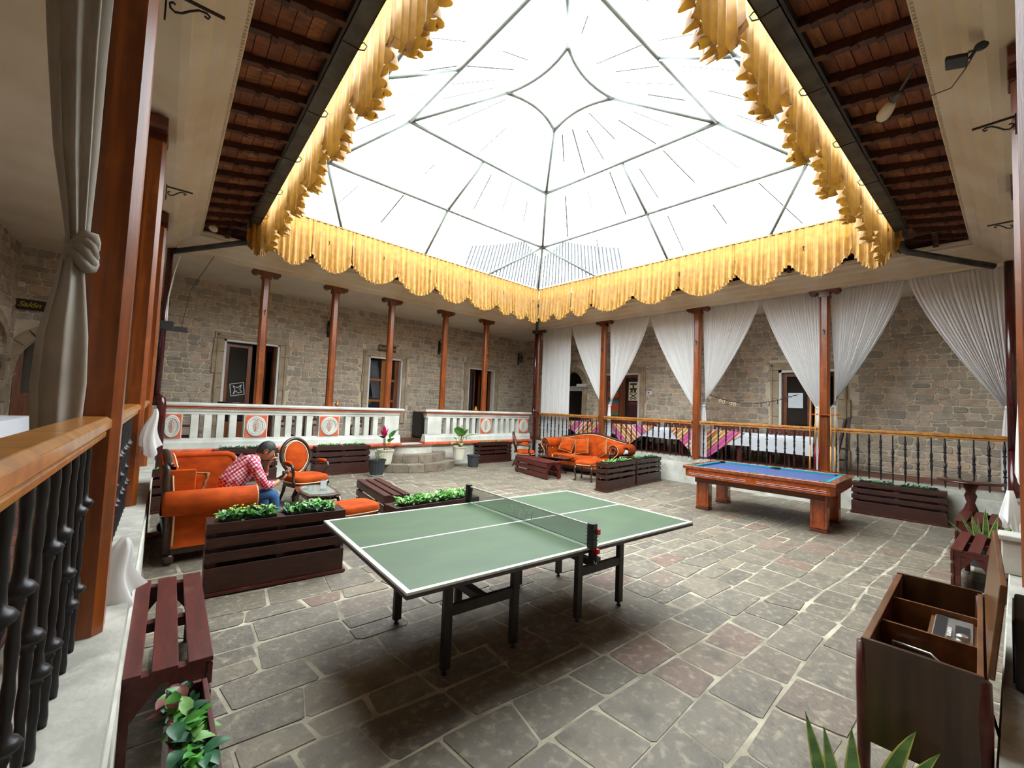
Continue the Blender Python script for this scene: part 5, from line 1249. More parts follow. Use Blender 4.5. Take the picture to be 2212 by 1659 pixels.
def sofa(label, p, rz, Wd, D, hb, camel=.14, high=False, seat_h=.42, arm_z=.62, r=.13):
    """local x along the width, front at -y"""
    t = thing('orange_sofa', label, 'sofa', p, rz, 'orange velvet sofas'); w = Wd/2
    def top(x): return hb+camel*math.cos(PI*x/w)*.5*(1 if abs(x) < w else 1)-camel*.5*(1 if not high else 0)+camel*.5
    # seat
    b = MB(); cushion(b, 0, -.04, seat_h-.05, Wd-.16, D-.12, .18, n=32, p=.35); b.build('seat_cushion', mVELV, t, smooth=True)
    MB().box(-w+.09, -D/2+.04, .17, w-.09, D/2-.1, seat_h-.1).build('seat_base', mVELV, t, bevel=.02)
    if Wd > 1.8:
        for xx in (-w/3+.02, w/3-.02): MB().tube([(xx, -D/2+.05, seat_h-.02), (xx, -.1, seat_h+.042), (xx, D/2-.2, seat_h+.03)], .006, 6).build('seat_piping', mPIPE, t)
    # back, curved top
    def bk(sy):
        def g(a, bq):
            x = -w+.06+(Wd-.12)*a; z = .25+(top(x)-.25)*bq
            q = math.sin(PI*min(1, max(0, a)))**.35*math.sin(PI*min(1, .08+bq*.92))**.4 if sy < 0 else 0
            return (x, D/2-.12+sy*(.05+.05*q)-.0+.08*bq, z)
        return g
    bb = MB().grid(bk(-1), 30, 10).grid(bk(1), 30, 10)
    k = 30
    sd = MB().grid(lambda a, bq: ((-w+.06+(Wd-.12)*a), D/2-.12+.08+(-.05+.1*bq), top(-w+.06+(Wd-.12)*a)-.001), 30, 1)
    bb.build('backrest', mVELV, t, smooth=True); sd.build('back_top', mVELV, t)
    MB().tube([(x, D/2-.04, top(x)+.018) for x in [-w+.05+(Wd-.1)*q/30 for q in range(31)]], .034, 10, flat=.8).build('top_rail', mCARVE, t, smooth=True)
    MB().tube([(x, D/2-.105, top(x)-.012) for x in [-w+.08+(Wd-.16)*q/30 for q in range(31)]], .008, 6).build('back_piping', mPIPE, t, smooth=True)
    for sg in (-1, 1):
        xo = sg*(w-.02)
        if high and sg > 0:
            def pn(sx):
                def g(a, bq):
                    y = -D/2+.03+(D-.08)*a; zt = hb-.04-.10*max(0, 1-a*9)**2
                    q = math.sin(PI*a)**.3*math.sin(PI*min(1, .1+bq*.9))**.4
                    return (xo-.06+sx*(.03+.045*q), y, .2+(zt-.2)*bq)
                return g
            MB().grid(pn(-1), 16, 8).grid(pn(1), 16, 8).build('side_wing', mVELV, t, smooth=True)
            MB().tube([(xo-.06, -D/2+.03+(D-.08)*a, hb-.045-.10*max(0, 1-a*9)**2) for a in [q/16 for q in range(17)]], .045, 10).build('wing_top', mVELV, t, smooth=True)
            MB().tube([(xo-.06, -D/2+.03, .2), (xo-.06, -D/2+.02, hb-.16)], .04, 10).build('wing_edge', mVELV, t, smooth=True)
            MB().tube([(xo-.1, -D/2-.012, .2), (xo-.1, -D/2-.02, hb-.2), (xo-.085, -D/2+.03, hb-.07)], .008, 6).build('arm_piping', mPIPE, t)
        else:
            T = TR(xo, 0, arm_z)@Matrix.Rotation(PI/2, 4, 'X')
            xr = sg*.03
            prof = [(r*.2, -D/2+.06), (r*.85, -D/2+.055), (r, -D/2+.02), (r, 0), (r, D/2-.02), (r*.85, D/2+.0), (r*.2, D/2)]
            MB(TR(xo+xr, -0, arm_z)@Matrix.Rotation(PI/2, 4, 'X')).lathe([(a_, -z_) for a_, z_ in prof][::-1], 20, cap=True).build('rolled_arm', mVELV, t, smooth=True)
            m = MB()
            m.grid(lambda a, bq: (xo+sg*(.03-.075*math.sin(PI*bq)**.8*.6)-.0, -D/2+.04+(D-.07)*a, .17+(arm_z-.17)*bq), 10, 8)
            m.grid(lambda a, bq: (xo-sg*.09, -D/2+.04+(D-.07)*a, .17+(arm_z-.17)*bq), 4, 4)
            m.build('arm_panel', mVELV, t, smooth=True)
            # carved front scroll
            c = []
            for q in range(18):
                a = PI*2.1*q/17; rr = r*(.18+.62*q/17); c.append((xo+xr-sg*rr*math.cos(a-.4)*1, -D/2+.035, arm_z+rr*math.sin(a-.4)))
            c2 = [(xo+xr-sg*.085, -D/2+.03, arm_z-.04), (xo+xr-sg*.10, -D/2+.02, arm_z-.15), (xo-sg*.06, -D/2+.01, .34), (xo-sg*.05, -D/2-.0, .2), (xo-sg*.02, -D/2-.01, .1)]
            MB().tube(c, [.022]*len(c), 8).build('front_volute', mCARVE, t, smooth=True)
            MB().tube(c2, [.03, .035, .045, .055, .06], 10, flat=.6).build('front_scroll', mCARVE, t, smooth=True)
            MB().tube([(x, y-.02, z) for x, y, z in [(xo+xr+sg*r*.95*math.cos(a), -D/2+.05, arm_z+r*.95*math.sin(a)) for a in [PI*.9-PI*1.1*q/12 for q in range(13)]]]+[(xo+sg*.035, -D/2+.02, arm_z-.2), (xo+sg*.03, -D/2+.01, .18)], .008, 6).build('arm_piping', mPIPE, t)
        MB().ell((xo-sg*.03, -D/2+.03, .055), (.07, .06, .055), p=.7).build('foot', mCARVE, t, smooth=True)
        MB().ell((xo-sg*.03, D/2-.08, .055), (.05, .05, .055), p=.7).build('foot', mCARVE, t, smooth=True)
    MB().box(-w+.1, -D/2+.02, .1, w-.1, -D/2+.05, .175).box(-w+.1, D/2-.09, .1, w-.1, D/2-.06, .175).build('seat_rail', mCARVE, t, bevel=.01)
    for sg in (-1, 1): MB().box(sg*(w-.04)-.02, -D/2+.05, .1, sg*(w-.04)+.02, D/2-.06, .17).build('side_rail', mCARVE, t, bevel=.008)
    if high:
        MB().box(-w+.03, D/2-.26, .2, -w+.075, D/2-.03, hb-.03).build('outer_side', mVELV, t, bevel=.015)
    if high:   # exposed carved post at the near back corner
        MB().tube([(-w+.0, D/2-.06, .12), (-w+.02, D/2-.05, .5), (-w+.03, D/2-.02, .8), (-w+.06, D/2-.02, .95), (-w+.08, D/2-.0, hb+.02)], [.03, .03, .04, .035, .04], 10).build('back_post', mCARVE, t, smooth=True)
        MB().tube([(-w-.02, D/2-.1, .2), (-w-.01, D/2-.1, .55), (-w+.02, D/2-.07, .85), (-w+.05, D/2-.07, hb-.05)], .008, 6).build('post_piping', mPIPE, t, smooth=True)
    return t
sofa('near orange velvet sofa with a high rounded side, where the man sits', (.88, 6.22, 0), PI/2-.03, 1.5, .84, .98, camel=.06, high=True, arm_z=.62, r=.125)
sofa('far orange velvet sofa with curved walnut top rail and rolled arms', (9.72, 7.3, 0), -PI/2-.02, 2.35, .84, .97, camel=.16, r=.16, arm_z=.72)
pillow('orange fringed pillow leaning in the near sofa beside the man', (.80, 6.66, .56), PI/2+.6, .3, .38)
pillow('left orange pillow on the far sofa', (9.78, 8.0, .70), -PI/2+.5, -.35, .4, roll=.25)
pillow('middle orange pillow on the far sofa', (9.75, 7.45, .70), -PI/2+.1, -.35, .42, roll=-.2)
pillow('right orange pillow leaning on the rolled arm of the far sofa', (9.72, 6.74, .68), -PI/2-.5, -.3, .42, roll=-.5)
def cab_leg(m, x, y, h, sx, sy, r=.022):
    m.tube([(x, y, h), (x+sx*.03, y+sy*.03, h*.75), (x+sx*.01, y+sy*.01, h*.35), (x+sx*.0, y+sy*.0, .05), (x+sx*.035, y+sy*.035, .012)], [r*1.3, r*1.4, r*.95, r*.75, r*1.1], 10)
    return m
def armchair(label, p, rz, s=1.0):
    t = thing('oval_back_armchair', label, 'armchair', p, rz, 'orange oval-backed armchairs'); t.scale = (s, s, s)
    def bl(u, v):   # balloon back outline
        return u
    oc = Vector((0, .27, .74))
    def ring(k, r0x, r0z, off=0):
        a = 2*PI*k; sx = r0x*(1-.28*max(0, -math.sin(a))**1.5); return (sx*math.cos(a), .27+.12*(.5+.5*math.sin(a))+off, .74+r0z*math.sin(a))
    MB().tube([ring(k/36, .25, .30) for k in range(36)], .034, 10, closed=True, flat=.8).build('back_frame', mCARVE, t, smooth=True)
    MB().tube([ring(k/36, .205, .255, -.03) for k in range(36)], .008, 6, closed=True).build('back_piping', mPIPE, t, smooth=True)
    def pad(sg):
        def g(a, b):
            x, y, z = ring(a, .205*b, .255*b); bul = (1-b*b)**.5*.05
            yy = .27+.12*(.5+.5*(z-.74)/.3)
            return (x, yy+sg*(.012+bul), z)
        return g
    MB().grid(pad(-1), 30, 8).grid(pad(1), 30, 8).build('back_pad', mVELV, t, smooth=True)
    m = MB(); cushion(m, 0, -.02, .43, .58, .56, .15, n=28, p=.5); m.build('seat_pad', mVELV, t, smooth=True)
    MB().tube([(.29*math.copysign(abs(math.cos(a))**.55, math.cos(a)), -.02+.285*math.copysign(abs(math.sin(a))**.55, math.sin(a)), .385) for a in [2*PI*q/40 for q in range(40)]], .009, 6, closed=True).build('seat_piping', mPIPE, t, smooth=True)
    m = MB(); m.prism([(.285*math.copysign(abs(math.cos(a))**.5, math.cos(a)), -.02+.28*math.copysign(abs(math.sin(a))**.5, math.sin(a))) for a in [2*PI*q/32 for q in range(32)]], .31, .385); m.build('seat_frame', mCARVE, t, bevel=.01)
    for sx in (-1, 1):
        MB().tube([(sx*.25, -.25, .33), (sx*.27, -.27, .24), (sx*.25, -.24, .1), (sx*.245, -.235, .05), (sx*.265, -.26, .012)], [.034, .036, .024, .02, .026], 10).build('leg', mCARVE, t, smooth=True)
        MB().tube([(sx*.2, .24, .36), (sx*.2, .28, .2), (sx*.22, .36, .012)], [.03, .026, .022], 10).build('leg', mCARVE, t, smooth=True)
        MB().tube([(sx*.19, .3, .42), (sx*.19, .31, .52)], .03, 8).build('back_stile', mCARVE, t, smooth=True)
        MB().tube([(sx*.235, .3, .64), (sx*.29, .18, .66), (sx*.3, .0, .66), (sx*.305, -.13, .655), (sx*.3, -.15, .6), (sx*.27, -.12, .5), (sx*.28, -.16, .4), (sx*.27, -.22, .34)], [.022, .022, .02, .028, .024, .024, .028, .03], 10).build('arm', mCARVE, t, smooth=True)
        m = MB(); cushion(m, sx*.297, .02, .685, .07, .22, .06, p=.6); m.build('arm_pad', mVELV, t, smooth=True)
    return t
armchair('orange oval-backed armchair facing the small glass-topped table', (2.42, 7.5, 0), .22)
armchair('far orange oval-backed armchair beside the far sofa', (9.1, 9.05, 0), .75, .94)
def stool(label, p, rz, sx, sy, h, legs=True):
    t = thing('orange_stool', label, 'stool', p, rz, 'orange velvet stools')
    m = MB(); cushion(m, 0, 0, h-.05, sx, sy, .16, n=28, p=.5); m.build('seat_pad', mVELV, t, smooth=True)
    m = MB(); m.box(-sx/2+.03, -sy/2+.03, h-.12, sx/2-.03, sy/2-.03, h-.05).build('seat_frame', mCARVE, t, bevel=.01)
    MB().tube([(sx*.485*math.copysign(abs(math.cos(a))**.5, math.cos(a)), sy*.485*math.copysign(abs(math.sin(a))**.5, math.sin(a)), h-.075) for a in [2*PI*q/40 for q in range(40)]], .009, 6, closed=True).build('seat_piping', mPIPE, t, smooth=True)
    for a in (-1, 1):
        for b in (-1, 1): cab_leg(MB(), a*(sx/2-.06), b*(sy/2-.06), h-.1, a, b).build('leg', mCARVE, t, smooth=True)
stool('orange velvet stool in front of the far sofa', (8.66, 6.45, 0), .3, .54, .5, .47)
stool('orange velvet ottoman between the near planter and the green table', (2.28, 5.22, 0), .1, .56, .46, .45)
def coffee(label, p, rz, sx, sy, h, oval=False, glass=True):
    t = thing('coffee_table', label, 'table', p, rz)
    if oval: out = [(sx/2*math.cos(2*PI*q/40), sy/2*math.sin(2*PI*q/40)) for q in range(40)]
    else:
        out = []
        for q in range(48):
            a = 2*PI*q/48; c, s_ = math.cos(a), math.sin(a); k = 1+.03*math.cos(8*a)
            out.append((sx/2*k*math.copysign(abs(c)**.4, c), sy/2*k*math.copysign(abs(s_)**.4, s_)))
    MB().prism(out, h-.03, h).build('table_top', mMAHO, t, bevel=.008)
    MB().prism([(x*.84, y*.84) for x, y in out], h-.08, h-.031).build('apron', mMAHO, t, bevel=.006)
    if glass: MB().prism([(x*.8, y*.8) for x, y in out], h+.001, h+.004).build('glass_inset', mPANE, t)
    if oval:
        MB().lathe([(.05, h-.09), (.07, h-.16), (.045, h-.24), (.08, .18), (.06, .12)], 18).build('pedestal', mMAHO, t, smooth=True)
        for k in range(4):
            a = PI/4+k*PI/2; MB().tube([(.04*math.cos(a), .04*math.sin(a), .17), (.17*math.cos(a), .17*math.sin(a), .12), (.3*math.cos(a), .3*math.sin(a), .02)], [.035, .03, .025], 8).build('leg', mMAHO, t, smooth=True)
    else:
        for a in (-1, 1):
            for b in (-1, 1): cab_leg(MB(), a*(sx/2-.05), b*(sy/2-.05), h-.04, a, b, .024).build('leg', mMAHO, t, smooth=True)
    return t
coffee('small mahogany table with glass top in front of the seated man', (2.17, 6.2, 0), -.08, .46, .82, .47)
coffee('oval polished table in front of the far sofa', (8.85, 7.62, 0), -PI/2, 1.15, .68, .46, oval=True, glass=False)
t = thing('card_stand', 'small clear acrylic stand with a printed card on the glass-topped table', 'card stand', (2.22, 6.12, .476), -.5)
MB().box(-.05, -.05, 0, .05, .03, .004).build('base', mPANE, t); MB().prism([(-.045, .0), (.045, 0), (.045, .12), (.03, .135), (-.03, .135), (-.045, .12)], 0, .003, T=TR(0, -.0, .004, rx=PI/2-.15)).build('acrylic_plate', mPANE, t)
MB().prism([(-.038, .012), (.038, .012), (.038, .115), (-.038, .115)], .0035, .005, T=TR(0, -.0, .004, rx=PI/2-.15)).build('card', mPAPER, t)
t = thing('glass_dish', 'small clear glass dish on the glass-topped table', 'dish', (2.03, 6.3, .476)); MB().lathe([(.03, 0), (.045, .006), (.05, .03), (.042, .03), (.03, .008)], 20).build('dish_body', mPANE, t, smooth=True)
t = thing('candlestick', 'turned brass candlestick on the far oval table', 'candlestick', (8.82, 7.72, .462))
MB().lathe([(.045, 0), (.045, .01), (.02, .025), (.012, .05), (.03, .07), (.014, .09), (.025, .115), (.012, .14), (.022, .165), (.012, .19), (.03, .21), (.03, .225), (.015, .23)], 16).build('stem', mBRASS, t, smooth=True)
t = thing('side_table', 'small round dark red table behind the pair of planters', 'table', (9.6, 5.98, 0)); MB().lathe([(.26, .58), (.27, .595), (.26, .61)], 28).build('table_top', mMAHO, t, smooth=True); MB().lathe([(.03, .06), (.05, .2), (.03, .3), (.05, .58)], 14).lathe([(.15, 0), (.16, .03), (.04, .06)], 20).build('pedestal', mMAHO, t, smooth=True)
t = thing('antique_telephone', 'antique telephone with ivory handset on the small red table', 'telephone', (9.6, 5.98, .612), -.3)
MB().lathe([(.1, 0), (.11, .03), (.07, .08), (.05, .1)], 18).build('phone_base', mMAHO, t, smooth=True); MB().tube([(-.11, 0, .14), (-.08, 0, .185), (.08, 0, .185), (.11, 0, .14)], [.03, .014, .014, .03], 10).build('handset', mIRON, t, smooth=True)
MB().lathe([(.055, 0), (.055, .012), (.02, .016)], 18, T=TR(0, -.07, .09)@Matrix.Rotation(PI/2, 4, 'X')).build('dial', mPAPER, t); MB().tube([(-.04, 0, .1), (-.04, 0, .165)], .012, 8).tube([(.04, 0, .1), (.04, 0, .165)], .012, 8).build('cradle', mBRASS, t)
# round pedestal table at the right
t = thing('round_table', 'round dark red pedestal table at the right by the curb railing', 'table', (9.62, -.02, 0))
MB().lathe([(.36, .862), (.37, .875), (.36, .888)], 40).build('table_top', mMAHO, t, smooth=True)
MB().lathe([(.09, .0), (.1, .04), (.05, .1), (.05, .3), (.09, .42), (.045, .56), (.07, .66), (.05, .72), (.1, .862)], 20).build('pedestal', mREDW, t, smooth=True)
for k in range(3):
    a = .5+k*2*PI/3; MB().tube([(.05*math.cos(a), .05*math.sin(a), .2), (.2*math.cos(a), .2*math.sin(a), .14), (.3*math.cos(a), .3*math.sin(a), .025)], [.035, .03, .025], 8).build('leg', mREDW, t, smooth=True)
# ================================================================ SEATED MAN
def skin(name, pts, edges, radii, m, parent, sub=2, root=0):
    me = bpy.data.meshes.new(name); me.from_pydata(pts, edges, []); me.materials.append(m); me.update()
    o = bpy.data.objects.new(name, me); COL.objects.link(o); o.parent = parent
    md = o.modifiers.new('skin', 'SKIN'); md.use_smooth_shade = True
    sv = me.skin_vertices
    if not sv:
        bpy.context.view_layer.objects.active = o; bpy.ops.mesh.customdata_skin_add(); sv = me.skin_vertices
    for i, r in enumerate(radii): sv[0].data[i].radius = (r, r) if not isinstance(r, tuple) else r
    sv[0].data[root].use_root = True
    q = o.modifiers.new('s', 'SUBSURF'); q.levels = sub; q.render_levels = sub
    return o
mPLAID = bpy.data.materials.new('plaid_shirt'); mPLAID.use_nodes = True
def plaid():
    nt = mPLAID.node_tree; N = nt.nodes; L = nt.links; b = N['Principled BSDF']; b.inputs['Roughness'].default_value = .85
    tc = N.new('ShaderNodeTexCoord'); sp = N.new('ShaderNodeSeparateXYZ')
    mp = N.new('ShaderNodeMapping'); mp.inputs['Rotation'].default_value = (0, .62, .1); L.new(tc.outputs['Object'], mp.inputs[0]); L.new(mp.outputs[0], sp.inputs[0])
    def stripe(sock, f, thr, sub=None):
        m1 = N.new('ShaderNodeMath'); m1.operation = 'MULTIPLY'; m1.inputs[1].default_value = f*1.7; L.new(sock, m1.inputs[0])
        m2 = N.new('ShaderNodeMath'); m2.operation = 'FRACT'; L.new(m1.outputs[0], m2.inputs[0])
        m3 = N.new('ShaderNodeMath'); m3.operation = 'LESS_THAN'; m3.inputs[1].default_value = thr; L.new(m2.outputs[0], m3.inputs[0]); return m3.outputs[0]
    def add(a, bq, op='ADD'):
        m = N.new('ShaderNodeMath'); m.operation = op; L.new(a, m.inputs[0]); L.new(bq, m.inputs[1]); return m.outputs[0]
    sx = stripe(sp.outputs[0], 17, .42); sz = stripe(sp.outputs[2], 17, .42); sy = stripe(sp.outputs[1], 17, .42)
    d = N.new('ShaderNodeMath'); d.operation = 'MULTIPLY'; d.inputs[1].default_value = .5; L.new(add(add(sx, sz), sy), d.inputs[0])
    cr = N.new('ShaderNodeValToRGB'); e = cr.color_ramp.elements; e[0].color = (*srgb('ece4e2'), 1); e[1].color = (*srgb('b01235'), 1); e[1].position = 1
    q = e.new(.5); q.color = (*srgb('d4899a'), 1)
    L.new(d.outputs[0], cr.inputs[0])
    t1 = stripe(sp.outputs[0], 17, .08); t2 = stripe(sp.outputs[2], 17, .08)
    mx = N.new('ShaderNodeMix'); mx.data_type = 'RGBA'; L.new(add(t1, t2, 'MAXIMUM'), mx.inputs[0]); L.new(cr.outputs[0], mx.inputs[6]); mx.inputs[7].default_value = (*srgb('8c1a3a'), 1)
    L.new(mx.outputs[2], b.inputs['Base Color'])
plaid()
man = thing('person', 'man in red and white plaid shirt and jeans, sitting hunched over a phone', 'person', (1.15, 6.25, .46))
O = Vector((1.15, 6.25, .46))
def P3(x, y, z): return (x-O.x, y-O.y, z-O.z)
# body: pelvis, spine, neck, arms, legs in one continuous mesh
pts = [P3(1.12, 6.22, .55), P3(1.14, 6.22, .66), P3(1.22, 6.22, .80), P3(1.33, 6.22, .905), P3(1.41, 6.22, .95), P3(1.45, 6.22, .975),  # 0 pelvis 1 2 3 chest 4 neck 5 head base
       P3(1.35, 6.03, .865), P3(1.46, 5.99, .62), P3(1.60, 6.06, .63), P3(1.66, 6.10, .665),             # 6..9 right arm (camera side)
       P3(1.35, 6.41, .865), P3(1.53, 6.43, .64), P3(1.55, 6.33, .78), P3(1.545, 6.28, .84),             # 10..13 left arm
       P3(1.2, 6.12, .52), P3(1.60, 6.06, .50), P3(1.60, 6.07, .12), P3(1.70, 6.05, .05),                 # 14..17 right leg
       P3(1.2, 6.33, .52), P3(1.58, 6.42, .50), P3(1.56, 6.42, .12), P3(1.66, 6.45, .05)]
ed = [(0, 1), (1, 2), (2, 3), (3, 4), (4, 5), (3, 6), (6, 7), (7, 8), (8, 9), (3, 10), (10, 11), (11, 12), (12, 13), (0, 14), (14, 15), (15, 16), (16, 17), (0, 18), (18, 19), (19, 20), (20, 21)]
ra = [.12, .12, .13, .12, .055, .05, .05, .04, .032, .024, .05, .04, .032, .024, .08, .06, .042, .035, .08, .06, .042, .035]
skin('body', pts, ed, ra, mSKIN, man)
sp_ = [pts[i] for i in (1, 2, 3)]+[P3(1.385, 6.22, .935)]+[pts[6], pts[7], P3(1.585, 6.05, .628), pts[10], pts[11], P3(1.55, 6.345, .755), pts[0], P3(1.35, 6.1, .9), P3(1.35, 6.34, .9)]
skin('plaid_shirt', sp_, [(10, 0), (0, 1), (1, 2), (2, 3), (2, 11), (11, 4), (4, 5), (5, 6), (2, 12), (12, 7), (7, 8), (8, 9)], [.145, .158, .14, .068, .07, .062, .048, .07, .062, .048, .14, .085, .085], mPLAID, man, root=1)
jp = [P3(1.10, 6.22, .53), pts[14], pts[15], pts[16], pts[18], pts[19], pts[20]]
skin('jeans', jp, [(0, 1), (1, 2), (2, 3), (0, 4), (4, 5), (5, 6)], [.135, .095, .078, .058, .095, .078, .058], mJEAN, man)
for q in (17, 21):
    c = pts[q]; MB().ell((c[0]+.02, c[1], c[2]-.015), (.13, .048, .045), p=.8).build('shoe', mSHOE, man, smooth=True)
# head, turned down towards the phone
Hd = Matrix.Translation(P3(1.505, 6.215, 1.03)) @ Matrix.Rotation(-.15, 4, 'Z') @ Matrix.Rotation(.42, 4, 'Y')   # local x = face direction
hd = MB(Hd)
def headf(a, b):
    th = a*2*PI; ph = -PI/2+PI*b; c, s_ = math.cos(th), math.sin(th); r = math.cos(ph); z = math.sin(ph)
    x = r*c*.098; y = r*s_*.076; zz = z*.122
    if zz < 0: x = x*(1-.15*(-zz/.122))+(.014*(-zz/.122) if c > 0 else -.01*(-zz/.122)); y *= 1-.28*(-zz/.122)
    if c > 0: x += .004*math.exp(-((zz-.03)/.02)**2)-.006*math.exp(-((zz-.005)/.015)**2)*abs(s_)
    return (x, y, zz)
hd.grid(headf, 28, 20)
hd.tube([(.09, 0, .02), (.104, 0, -.01), (.118, 0, -.028), (.102, 0, -.036)], [.008, .011, .015, .012], 8)
hd.tube([(.095, -.025, -.06), (.106, 0, -.062), (.095, .025, -.06)], [.004, .008, .004], 6)
hd.tube([(.097, -.02, -.07), (.103, 0, -.073), (.097, .02, -.07)], [.004, .008, .004], 6)
hd.build('head', mSKIN, man, smooth=True)
MB(Hd).tube([(-.04, 0, -.06), (-.06, 0, -.14)], [.052, .056], 14).build('neck', mSKIN, man, smooth=True)
for sg in (-1, 1):
    MB(Hd).ell((-.0, sg*.078, -.005), (.02, .01, .034), n=12, m=8).tube([(-.012+.02*math.cos(a), sg*.086, -.002+.03*math.sin(a)) for a in [PI*1.5-PI*1.6*k/8 for k in range(9)]], .0045, 6).build('ear', mSKIN, man, smooth=True)
    MB(Hd).ell((.084, sg*.03, .012), (.01, .014, .007)).build('eye', mPAPER, man, smooth=True)
    MB(Hd).tube([(.088, sg*.045, .028), (.096, sg*.03, .034), (.098, sg*.014, .031)], .005, 6).build('eyebrow', mHAIR, man, smooth=True)
def hairf(a, b):
    th = a*2*PI; c, s_ = math.cos(th), math.sin(th)
    lo = -.35 if c < 0.15 else (.32 if c > .6 else -.35+(.67)*(c-.15)/.45)
    ph = lo+(PI/2-lo)*b; r = math.cos(ph); z = math.sin(ph); k = 1.09+.025*math.sin(th*9+b*14)*(1-b)
    x = r*c*.098*k-.004; y = r*s_*.076*k*1.02; zz = z*.122*1.1
    return (x, y, zz+.004)
MB(Hd).grid(hairf, 48, 14).build('hair', mHAIR, man, smooth=True)
def hand(T, curl=.8, name='hand'):
    h = MB(T); h.ell((.045, 0, 0), (.05, .04, .016), n=14, m=8, p=.8)
    for k in range(4):
        y = -.03+.02*k; L = (.036, .042, .04, .032)[k]; a = 0; x, z = .085, 0; p = [(x, y, z)]
        for j in range(3):
            a -= curl*(.4+.3*j); x += L*(.95-.15*j)*math.cos(a); z += L*(.95-.15*j)*math.sin(a); p.append((x, y+.0, z))
        h.tube(p, [.0095, .009, .0085, .006], 8)
    h.tube([(.02, .03, -.004), (.045, .055, -.012), (.07, .058, -.024), (.088, .05, -.034)], [.013, .011, .01, .007], 8)
    return h.build(name, mSKIN, man, smooth=True)
hand(Matrix.Translation(P3(1.655, 6.10, .662))@Matrix.Rotation(.35, 4, 'Z')@Matrix.Rotation(-.5, 4, 'Y')@Matrix.Rotation(PI*.95, 4, 'X'), .55)
hand(Matrix.Translation(P3(1.545, 6.28, .83))@Matrix.Rotation(-.2, 4, 'Z')@Matrix.Rotation(-1.1, 4, 'Y'), .9)
t = thing('mobile_phone', 'dark mobile phone held in the right hand of the seated man', 'phone', (1.715, 6.125, .715), .2)
MB(Matrix.Rotation(-.5, 4, 'Y')).box(-.085, -.04, 0, .085, .04, .009).build('phone_body', mBLACK, t, bevel=.004)
MB(Matrix.Rotation(-.5, 4, 'Y')).box(-.078, -.036, .0092, .078, .036, .0099).build('phone_screen', mGLASSD, t)
# ================================================================ RADIO CABINET
t = thing('radio_cabinet', 'open veneered radio and record player cabinet at the right', 'cabinet', (2.26, -.03, 0), -.012)
L, D, H0, H1 = 1.14, .335, .47, .86; th = .018
MB().box(0, 0, H0, th, D, H1).build('end_panel', mRADW, t, bevel=.003); MB().box(L-th, 0, H0, L, D, H1).build('end_panel', mRADW, t, bevel=.003)
MB().box(th, D-th, H0, L-th, D, H1-.03).box(th, D-.026, H1-.03, L-th, D, H1-.005).build('front_panel', mRADL, t, bevel=.003)
MB().box(th, 0, H0, L-th, th, H1-.01).build('back_panel', mRADL, t, bevel=.003)
MB().box(th, th, H0, L-th, D-th, H0+th).build('bottom_panel', mRADW, t)
for x in (.36, .74): MB().box(x, th, H0+th, x+.014, D-th, H1-.03).build('divider', mRADL, t)
MB().box(th, th, H1-.14, .36, D-th, H1-.13).build('turntable_deck', mRADW, t)
tt = MB().lathe([(.145, 0), (.148, .008), (.14, .014), (.02, .014)], 36, T=TR(.19, .168, H1-.129)).build('platter', mBLACK, t, smooth=False)
MB().lathe([(.148, .003), (.15, .008), (.148, .011)], 36, T=TR(.19, .168, H1-.129)).build('platter_rim', mCHROME, tt)
MB().tube([(.31, .27, H1-.11), (.31, .27, H1-.09), (.3, .15, H1-.09), (.26, .12, H1-.1)], .005, 8).build('tone_arm', mCHROME, t, smooth=True)
MB().box(.374, th, H1-.075, .74, .17, H1-.065).build('control_board', mRADL, t)
rp = MB().box(.4, .03, H1-.064, .72, .155, H1-.05).build('radio_plate', mCHROME, t, bevel=.003)
MB().box(.41, .115, H1-.05, .71, .15, H1-.045).build('dial_scale', mBLACK, rp); MB().box(.47, .04, H1-.05, .62, .085, H1-.045).build('cassette_bay', mBLACK, rp)
k_ = MB()
for k in range(6): k_.box(.43+k*.02, .095, H1-.05, .443+k*.02, .108, H1-.038)
k_.build('push_keys', mWHT, rp, kind='stuff')
MB().lathe([(.02, 0), (.022, .02), (.012, .026)], 18, T=TR(.45, .06, H1-.05)).build('knob', mCHROME, rp, smooth=True)
for x in (.0, L-.05):
    for y in (-.012, D-.022): MB().tube([(x+.02, y+.016, H1-.02), (x+.02, y+.016, H1-.16), (x+.02, y+.016, .42), (x+.02, y+.016, 0)], [.022, .025, .021, .014], 8).build('leg', mREDW, t, smooth=True)
MB(TR(0, -.006, H1, rx=.1)).box(0, -.018, .0, L, 0, .33).build('lid', mRADL, t, bevel=.004)
MB().tube([(L-.1, -.0, H1+.01), (L-.1, -.06, H1+.05)], .006, 6).build('lid_hinge', mCHROME, t)
MB().tube([(L*.3, -.02, .6), (L*.33, -.05, .45), (L*.42, -.04, .2), (L*.5, -.03, .03)], .005, 6).build('power_cable', mBLACK, t)
t = thing('speaker_box', 'dark grey box on the pale ledge behind the radio cabinet', 'box', (3.05, -.235, .622), -.05)
MB().box(-.2, -.1, 0, .22, .1, .3).build('box_body', mat('grey_speaker', '3a3836', rough=.7, bump=.3), t, bevel=.01); MB().box(-.18, .1, .02, .2, .106, .28).build('grille', mBLACK, t)
t = thing('white_pillar', 'short white plastered pillar on the right ledge', 'pillar', (5.1, -.27, .622), -.05)
MB().box(-.1, -.08, 0, .1, .1, .25).box(-.12, -.1, .25, .12, .12, .29).build('pillar_body', mCURB, t, bevel=.01)
